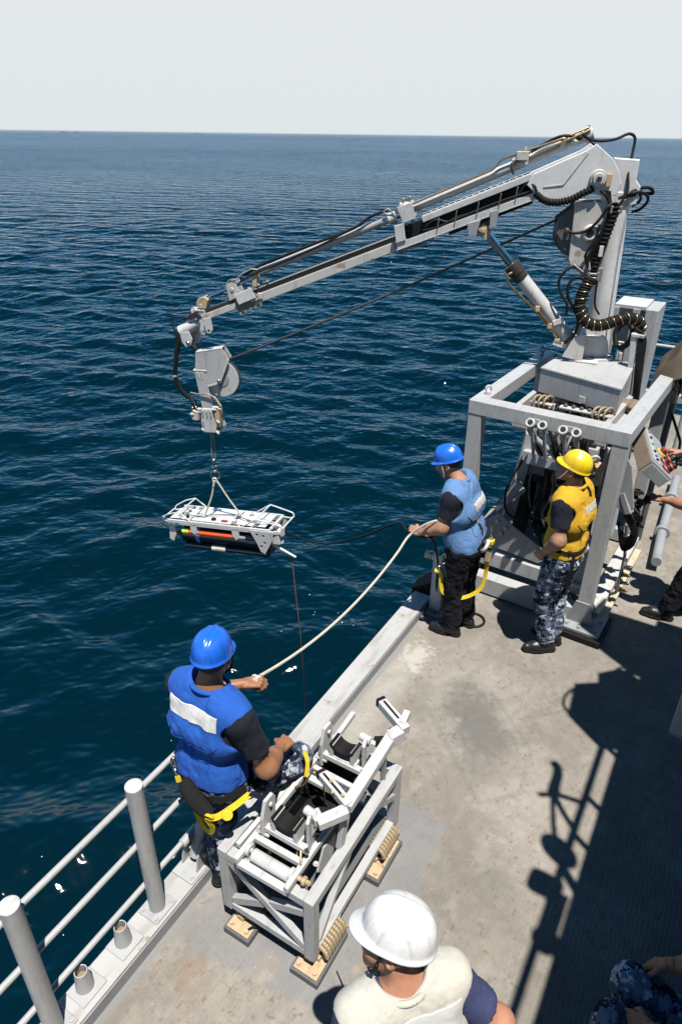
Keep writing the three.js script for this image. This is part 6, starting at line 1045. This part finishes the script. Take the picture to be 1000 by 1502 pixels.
// ---- the man at the near rail
{
  const s = {
    label: 'man in bright blue vest at the near rail, right knee raised, gripping the rope', at: [-1.78, 0, -1.83], yaw: -8 * deg, seed: 2,
    skin: [.36, .165, .085], hat: plastic(.012, .13, .68), vest: M.vestBlue, shirt: M.navyShirt, trousers: M.camo, vestLow: .055, vestThick: .032, scale: .94,
    j: { pelvis: [-.02, .93, .04], neck: [0, 1.52, .03], head: [.012, 1.69, -.005], sl: [-.195, 1.45, .05], sr: [.2, 1.42, .02], el: [-.29, 1.2, -.12], wl: [-.12, 1.235, -.30], er: [.285, 1.11, -.05], wr: [.2, 1.02, -.235], kl: [-.075, .5, -.01], al: [-.035, .09, .03], kr: [.15, .75, -.42], ar: [.03, .31, -.40] },
    feet: [[.25, -.97], [.0, -1]], headTurn: [-.12, .42, 0], hatTurn: [-.08, .42, .02],
    hands: [[[-.12, 1.235, -.30], [.75, .12, -.66], [.1, 1, .1], [-.6, .2, -.8], 1.15, .9], [[.2, 1.02, -.235], [-.25, -.25, -.94], [.2, .95, -.25], [-1, 0, -.1], .75, .4]],
    patches: [['reflective_stripe', [.0, 1.435, .35], [.15, -.0, 0], [0, .042, 0], [0, 0, -1], M.reflectWhite]], strap: M.strapBlack,
  };
  const g = person(s), f = s.vf, t = s.tf;
  const H = (n, geo, m, par = g) => obj(n, geo, m, par);
  // harness: shock pack, snap hook, yellow webbing and loop
  const pack = H('shock_pack', (() => { const A = V(-.03, 1.03, .225), B = V(.12, .87, .20); return sweep(curve([A, A.clone().lerp(B, .5).add(V(0, 0, .012)), B]).getPoints(12), (q) => .044 * Math.pow(Math.sin(Math.PI * clamp(q * .94 + .03)), .22), 14); })(), M.strapBlack);
  H('snap_hook', [rod([[-.075, 1.16, .23], [-.095, 1.13, .235], [-.075, 1.09, .235], [-.055, 1.12, .232], [-.07, 1.155, .23]], .007), cyl([-.072, 1.09, .235], [-.058, 1.04, .23], .012, .012, 10), cyl([-.085, 1.15, .23], [-.06, 1.165, .23], .006, .006, 8)], M.steel);
  H('yellow_tab', ribbon([[-.055, 1.05, .235], [-.04, 1.02, .24]], .03, null, 0, .006, [.3, .1, 1]), M.yellowStrap);
  H('webbing', ribbon([[.10, .885, .225], [.15, .87, .2], [.2, .905, .12], [.235, .945, .03]], .032, null, 0, .006, [.5, .6, .7]), M.yellowStrap);
  H('webbing_knot', rot(torus(.024, .009, 14, 8), .4, .3, 0).translate(.13, .875, .215), M.yellowStrap);
  H('yellow_disc', cyl([.2, .89, .155], [.215, .9, .165], .027, .027, 20), M.yellow);
  H('lanyard', ribbon([[.12, .86, .22], [.13, .78, .2], [.09, .70, .19], [.02, .69, .18], [-.04, .75, .17], [-.07, .84, .16], [-.085, .9, .15]], .03, null, 0, .006, [.4, .3, .9]), M.yellowStrap);
  H('belt', ribbon([[-.19, .95, .0], [-.13, .95, .17], [0, .95, .2], [.13, .95, .16], [.19, .95, .02]], .045, t, .006, .005), M.strapBlack);
  H('hip_strap', ribbon([[.24, .96, .03], [.28, .9, -.02], [.30, .84, -.04]], .03, null, 0, .006, [.6, .3, .6]), M.strapNavy);
  H('yellow_tab', ribbon([[.255, .93, -.36], [.285, .88, -.35], [.30, .80, -.32]], .022, null, 0, .004, [.6, .5, .4]), M.yellowStrap);
}
// ---- the man in the faded vest by the crane frame
{
  const s = {
    label: 'man in faded blue vest by the crane frame, looking down at his hands', at: [-1.68, 0, -4.68], yaw: 90 * deg, seed: 5,
    skin: [.50, .26, .165], hat: plastic(.012, .15, .72), vest: M.vestFaded, shirt: M.navyShirt, trousers: M.navyTrousers, vestLow: -.01, vestFold: .024,
    j: { pelvis: [0, .90, .12], neck: [0, 1.44, .01], head: [-.02, 1.59, -.085], sl: [-.19, 1.37, .03], sr: [.19, 1.39, .0], el: [-.235, 1.13, -.01], wl: [-.235, 1.03, -.19], er: [.21, 1.1, -.05], wr: [.09, .92, -.17], kl: [-.085, .48, .08], al: [-.075, .09, .11], kr: [.1, .48, .12], ar: [.12, .09, .17] },
    feet: [[-.12, -.99], [.2, -.98]], headTurn: [-.42, .1, 0], hatTurn: [-.3, .1, 0],
    hands: [[[-.235, 1.03, -.19], [.05, -.1, -1], [-.75, .6, 0], [.3, .6, -.2], 1.0, .8], [[.09, .92, -.17], [-.1, -.75, -.6], [.7, .3, -.5], [-.3, .2, -.7], .9, .6]],
    patches: [['reflective_stripe', [.035, 1.30, .5], [.13, 0, 0], [0, .028, 0], [0, 0, -1], M.reflect], ['yellow_patch', [-.0, 1.15, .5], [.02, 0, 0], [0, .018, 0], [0, 0, -1], M.yellow]],
  };
  const g = person(s), f = s.vf, t = s.tf, H = (n, geo, m, par = g) => obj(n, geo, m, par);
  H('waist_strap', ribbon([[-.17, .93, .06], [-.12, .95, .2], [0, .99, .3], [.12, 1.0, .27], [.19, .99, .12]], .03, f, .003, .005), M.strapBlack);
  H('snap_hook', [rod([[-.0, 1.12, .32], [-.02, 1.08, .33], [0, 1.03, .335], [.02, 1.07, .335], [.01, 1.11, .325]], .008), cyl([0, 1.03, .335], [0, .99, .335], .013, .013, 10)], M.steel);
  H('harness_strap', ribbon([[0, 1.15, .3], [0, 1.1, .3], [0.01, 1.05, .3]], .035, f, .004, .005), M.strapNavy);
  H('shock_pack', [box(.05, .17, .05, .0, .88, .325, .012)], M.tan); H('yellow_tab', [box(.055, .045, .055, .0, .985, .33, .01)], M.yellow); H('pack_band', [box(.06, .03, .06, .0, .93, .325, .008)], M.strapBlack);
  H('white_roll', rot(torus(.045, .016, 20, 8, 4), .5, .3, 0).translate(-.04, .955, .3), M.whiteClean);
  H('lanyard', ribbon([[.0, .8, .32], [.01, .66, .32], [-.01, .52, .30], [-.06, .44, .22], [-.12, .42, .12], [-.16, .47, .03], [-.165, .6, .0], [-.16, .7, .01]], .032, null, 0, .006, [-.6, .5, .4]), M.yellowStrap);
  H('leg_strap', ribbon([[-.17, .80, .02], [-.18, .72, .03], [-.175, .64, .04]], .04, null, 0, .008, [-1, 0, .2]), M.strapNavy);
  H('hip_buckle', [rod([[-.175, .86, .02], [-.2, .84, .0], [-.2, .78, .0], [-.18, .76, .02], [-.17, .8, .04], [-.175, .86, .02]], .008), cyl([-.19, .74, -.02], [-.19, .68, .0], .016, .014, 10)], M.steel);
  H('webbing', ribbon([[-.175, .83, .02], [-.15, .87, .1], [-.12, .9, .17]], .04, null, 0, .007, [-.8, .2, .5]), M.yellowStrap);
  H('yellow_grip', cyl([-.19, .68, -.05], [-.185, .68, -.01], .02, .02, 12), M.yellow);
  H('pouch', box(.1, .13, .06, .06, .86, .27, .02), M.strapBlack);
}
// ---- the man in yellow looking up
{
  const s = {
    label: 'man in yellow vest and yellow helmet looking up, hand on his hip, camouflage trousers', at: [-.84, 0, -4.87], yaw: 84 * deg, seed: 9,
    skin: [.46, .22, .13], hat: plastic(.86, .58, .01), vest: M.vestYellow, shirt: M.navyShirt, trousers: M.camo, vestLow: .06,
    j: { pelvis: [.01, .95, .03], neck: [0, 1.53, .015], head: [-.01, 1.685, -.02], sl: [-.19, 1.45, .01], sr: [.19, 1.47, .02], el: [-.265, 1.2, .05], wl: [-.2, 1.01, -.075], er: [.26, 1.2, .05], wr: [.24, .98, -.1], kl: [-.06, .53, -.03], al: [-.04, .09, .05], kr: [.11, .52, .0], ar: [.11, .09, .05] },
    feet: [[-.62, -.78], [.2, -.98]], headTurn: [.36, .12, 0], hatTurn: [.33, .12, 0],
    hands: [[[-.2, 1.01, -.075], [.45, -.65, -.45], [-.85, -.2, -.3], [.2, .3, -.9], .5, .3], [[.24, .98, -.1], [.0, -.9, -.3], [.9, 0, 0], [0, 0, -1], .5, .3]],
    patches: [['reflective_stripe', [.04, 1.40, .5], [.11, .0, 0], [0, .026, 0], [0, 0, -1], M.reflect]],
    tattoo: (x, y, z) => { if (x > -.17 || y > 1.37 || y < 1.17) return 0; const n = noise3(x * 60, y * 60, z * 60), m = noise3(x * 25 + 4, y * 25, z * 25); return step(.46, .62, .55 * n + .45 * m) * .62; },
  };
  const g = person(s), f = s.vf, H = (n, geo, m, par = g) => obj(n, geo, m, par);
  H('waist_strap', ribbon([[-.19, 1.08, .02], [-.13, 1.07, .16], [0, 1.09, .24], [.13, 1.11, .2], [.2, 1.12, .05]], .028, f, .003, .005), M.strapBlack);
  H('buckle', box(.04, .045, .03, -.165, 1.07, .12, .008), M.black);
  H('strap_end', ribbon([[-.15, 1.06, .15], [-.155, .95, .16], [-.15, .84, .15], [-.145, .76, .14]], .025, null, 0, .005, [-.8, 0, .6]), M.strapBlack);
  H('strap_end', ribbon([[-.16, 1.06, .11], [-.185, .97, .1], [-.18, .9, .09]], .022, null, 0, .005, [-1, 0, .2]), M.strapBlack);
  H('shoulder_strap', ribbon([[.03, 1.6, .08], [.03, 1.54, .13], [.03, 1.49, .15]], .02, f, .003, .004), M.strapBlack);
}
// ---- the man in white close by, seen from above
{
  const s = {
    label: 'man in white vest and white helmet seen from above, elbow out, at the bottom', at: [-.459, 0, -1.165], yaw: 58 * deg, seed: 12, cap: true, smooth: true, vestFold: .009, scale: .93,
    skin: [.52, .25, .16], hat: plastic(.70, .70, .70), vest: M.vestWhite, shirt: M.blueShirt, trousers: M.camo, vestThick: .036, sleeve: .66, hair: [.10, .075, .055], size: .955, hatSize: 1,
    j: { pelvis: [.03, .93, .1], neck: [.01, 1.48, .04], head: [0.0, 1.655, -.02], sl: [-.165, 1.42, .03], sr: [.185, 1.44, .07], el: [-.25, 1.13, .06], wl: [-.2, .92, -.1], er: [.335, 1.22, .20], wr: [.24, 1.04, .06], kl: [-.08, .5, .06], al: [-.08, .09, .1], kr: [.12, .5, .06], ar: [.12, .09, .1] },
    feet: [[-.2, -.98], [.2, -.98]], headTurn: [.08, .75, -.3], hatTurn: [.12, .75, -.34],
    hands: [[[-.2, .92, -.1], [.3, -.6, -.6], [-.8, .3, 0], [0, .4, -.9], .6, .4], [[.24, 1.04, .06], [-.75, -.6, .1], [.5, -.4, .7], [0, .3, -1], .5, .3]],
    patches: [['reflective_stripe', [.02, 1.425, .5], [.15, .0, 0], [0, .042, 0], [0, 0, -1], M.whiteClean], ['dark_tab', [-.13, 1.36, -.4], [.028, .0, 0], [0, .012, 0], [0, 0, 1], M.black]], strap: M.strapBlack,
  };
  const g = person(s), H = (n, geo, m, par = g) => obj(n, geo, m, par);
  H('strap_buckle', placeGeo(box(.02, .03, .012, -.088, -.035, -.03, .004), s.j.head, s.headTurn), M.black);
  let rz = -.4; while (s.vf(-.13, 1.3, rz) > .012 && rz < .2) rz += .004; const dz = rz + .118;
  const radio = H('handset', [box(.055, .09, .035, -.13, 1.29, -.125, .01), cyl([-.15, 1.33, -.13], [-.15, 1.36, -.13], .009, .008, 10), cyl([-.12, 1.33, -.13], [-.12, 1.35, -.13], .007, .007, 10)], M.black); radio.position.z = dz;
  H('antenna', cyl([-.14, 1.33, -.13], [-.16, 1.43, -.17], .0035, .0025, 8), M.black, radio); H('cord', hose([[-.11, 1.33, -.12], [-.09, 1.36, -.13], [-.08, 1.32, -.13], [-.10, 1.29, -.13]], .004), M.black, radio);
}
// ---- the crane operator in the shade at the right edge
{
  const s = {
    label: 'crane operator at the right edge, partly cropped, one arm stretched to the console', at: [.2, 0, -5.92], yaw: 92 * deg, seed: 15,
    skin: [.48, .23, .14], hat: plastic(.86, .58, .01), vest: M.vestYellow, shirt: M.navyShirt, trousers: M.navyTrousers,
    j: { pelvis: [0, .95, .05], neck: [0, 1.52, .0], head: [0, 1.68, -.02], sl: [-.19, 1.44, 0], sr: [.19, 1.45, 0], el: [-.20, 1.22, -.22], wl: [-.13, 1.19, -.47], er: [.23, 1.3, -.2], wr: [.22, 1.5, -.42], kl: [-.05, .5, -.1], al: [-.08, .09, -.2], kr: [.12, .5, .02], ar: [.12, .09, .1] },
    feet: [[-.1, -.99], [.2, -.98]], headTurn: [0, .4, 0],
    hands: [[[-.13, 1.19, -.47], [.1, -.05, -1], [-.4, .9, 0], [1, 0, 0], .8, .6], [[.22, 1.5, -.42], [0, 0, -1], [.2, .95, 0], [-1, 0, 0], 1.0, .7]],
  };
  person(s);
}
// ---- the man sitting in the shade, lower right corner
{
  const s = {
    label: 'man sitting in deep shade at the lower right corner, only hand and knee showing', at: [.64, 0, -1.98], yaw: 80 * deg, seed: 18,
    skin: [.34, .15, .08], hat: plastic(.012, .13, .6), vest: M.vestBlue, shirt: M.navyShirt, trousers: M.camo, vestLow: .05,
    j: { pelvis: [0, .42, .06], neck: [0, 1.0, .02], head: [0, 1.16, -.02], sl: [-.19, .93, .0], sr: [.19, .93, 0], el: [-.22, .7, -.1], wl: [-.1, .6, -.24], er: [.24, .72, -.1], wr: [.2, .62, -.26], kl: [-.1, .46, -.36], al: [-.1, .09, -.28], kr: [.12, .46, -.36], ar: [.12, .09, -.26] },
    feet: [[-.1, -.99], [.2, -.98]], headTurn: [0, .2, 0],
    hands: [[[-.1, .6, -.24], [.1, -.6, -.7], [-.4, .5, -.3], [1, 0, 0], .5, .3], [[.2, .62, -.26], [0, -.7, -.6], [.2, .5, -.4], [-1, 0, 0], .4, .3]],
  };
  person(s);
}

// ---------------------------------------------------------------- lines between the men, the vehicle and the sea
{
  // three-strand rope: hanging curve, each strand twisting round it
  const strandRope = (pts, R, pitch, n = 6) => {
    const cv = curve(pts), L = cv.getLength(), N = Math.round(L / pitch * 8), q = cv.getSpacedPoints(N), out = [[], [], []]; let x = null;
    for (let i = 0; i <= N; i++) { const t = q[Math.min(N, i + 1)].clone().sub(q[Math.max(0, i - 1)]).normalize(); x = x || V(0, 1, 0); x = x.clone().addScaledVector(t, -x.dot(t)).normalize(); const y = t.clone().cross(x); for (let k = 0; k < 3; k++) { const a = i / 8 * 2 * Math.PI + k * 2.094; out[k].push(q[i].clone().addScaledVector(x, R * .52 * Math.cos(a)).addScaledVector(y, R * .52 * Math.sin(a))); } }
    return out.map((P) => sweep(P, R * .56, n));
  };
  const A = V(-1.82, 1.25, -2.185), B = V(-1.92, 1.03, -4.35), p = [A.clone().add(V(-.035, -.03, .02)).toArray()];
  for (let k = 0; k <= 10; k++) { const t = k / 10; p.push([mix(A.x, B.x, t), mix(A.y, B.y, t) - .62 * t * (1 - t) + .0, mix(A.z, B.z, t)]); }
  p.push([-1.84, 1.12, -4.375], [-1.76, 1.18, -4.40], [-1.68, 1.2, -4.46]);
  const r = thing('white_rope', 'white three-strand rope sagging between the two men in blue vests', 'rope', p[5]);
  const q = strandRope(p, .0098, .042).map((g) => g.translate(-p[5][0], -p[5][1], -p[5][2]));
  obj('strand', q, M.rope, r);
  obj('end_knot', [0, 1, 2].map((k) => torus(.02, .009, 14, 7).rotateY(k * 1.1).rotateX(k * .8).translate(A.x - p[5][0] + .012 * k - .0, A.y - p[5][1] - .006, A.z - p[5][2] - .012)), M.rope, r);
  tag(obj('dark_tether', [hose([[-4.02, -.2, -5.55], [-3.4, -.05, -5.35], [-2.8, .33, -5.15], [-2.3, .75, -4.92], [-1.98, 1.0, -4.45], [-1.93, 1.01, -4.42], [-1.86, .96, -4.5], [-1.82, .9, -4.6], [-1.80, .62, -4.72], [-1.82, .3, -4.8], [-1.78, .04, -4.82]], .009, 12)], M.black), 'thin dark tether from the hanging vehicle to the man in the faded vest', 'tether');
  tag(obj('red_line', [hose([[-3.86, -.38, -5.44], [-3.80, -.9, -5.42], [-3.77, -1.6, -5.46], [-3.9, -2.6, -5.7], [-4.1, -3.3, -6.0], [-4.25, -4.2, -6.3]], .006, 12)], M.cord), 'thin dark red line hanging from the vehicle down into the water', 'line');
  // black case the near man rests his foot on
  const c = placed('black_case', 'black case on the deck edge under the raised foot of the man at the rail', 'case', [-1.77, 0, -2.25]);
  c.add('case_body', bb(-1.87, 0, -2.5, -1.67, .19, -2.02, .015), M.black); c.add('lid', bb(-1.875, .19, -2.505, -1.665, .215, -2.015, .01), M.black); c.add('clasp', bb(-1.668, .15, -2.3, -1.66, .2, -2.24, .002), M.greyDark);
}

// ---------------------------------------------------------------- three vessels far off on the horizon
for (const [x, z, L, h, label] of [[-3695, -3064, 46, 9, 'tiny hazy ship on the horizon, leftmost of the three'], [-3651, -3116, 40, 7, 'tiny hazy ship on the horizon, middle one of three, close to the leftmost'], [-3165, -3609, 44, 8, 'tiny hazy ship on the horizon, rightmost of the three, standing alone']]) {
  const t = thing('distant_ship', label, 'ship', [x, -4, z], .9), hz = M.distant || (M.distant = mat({ color: lin(.16, .18, .20), roughness: .9 }));
  obj('hull', rot(plate([[-L / 2, 0], [L / 2 - 4, 0], [L / 2, h * .45], [-L / 2, h * .4]], 8, 0, [], .1), 0, 0, 0), hz, t);
  obj('deckhouse', box(L * .3, h * .5, 6, -L * .18, h * .6, 0, .2), hz, t); obj('mast', cyl([-L * .1, h * .6, 0], [-L * .1, h * 1.5, 0], .4, .3, 8), hz, t);
}

renderer.render(scene, camera);
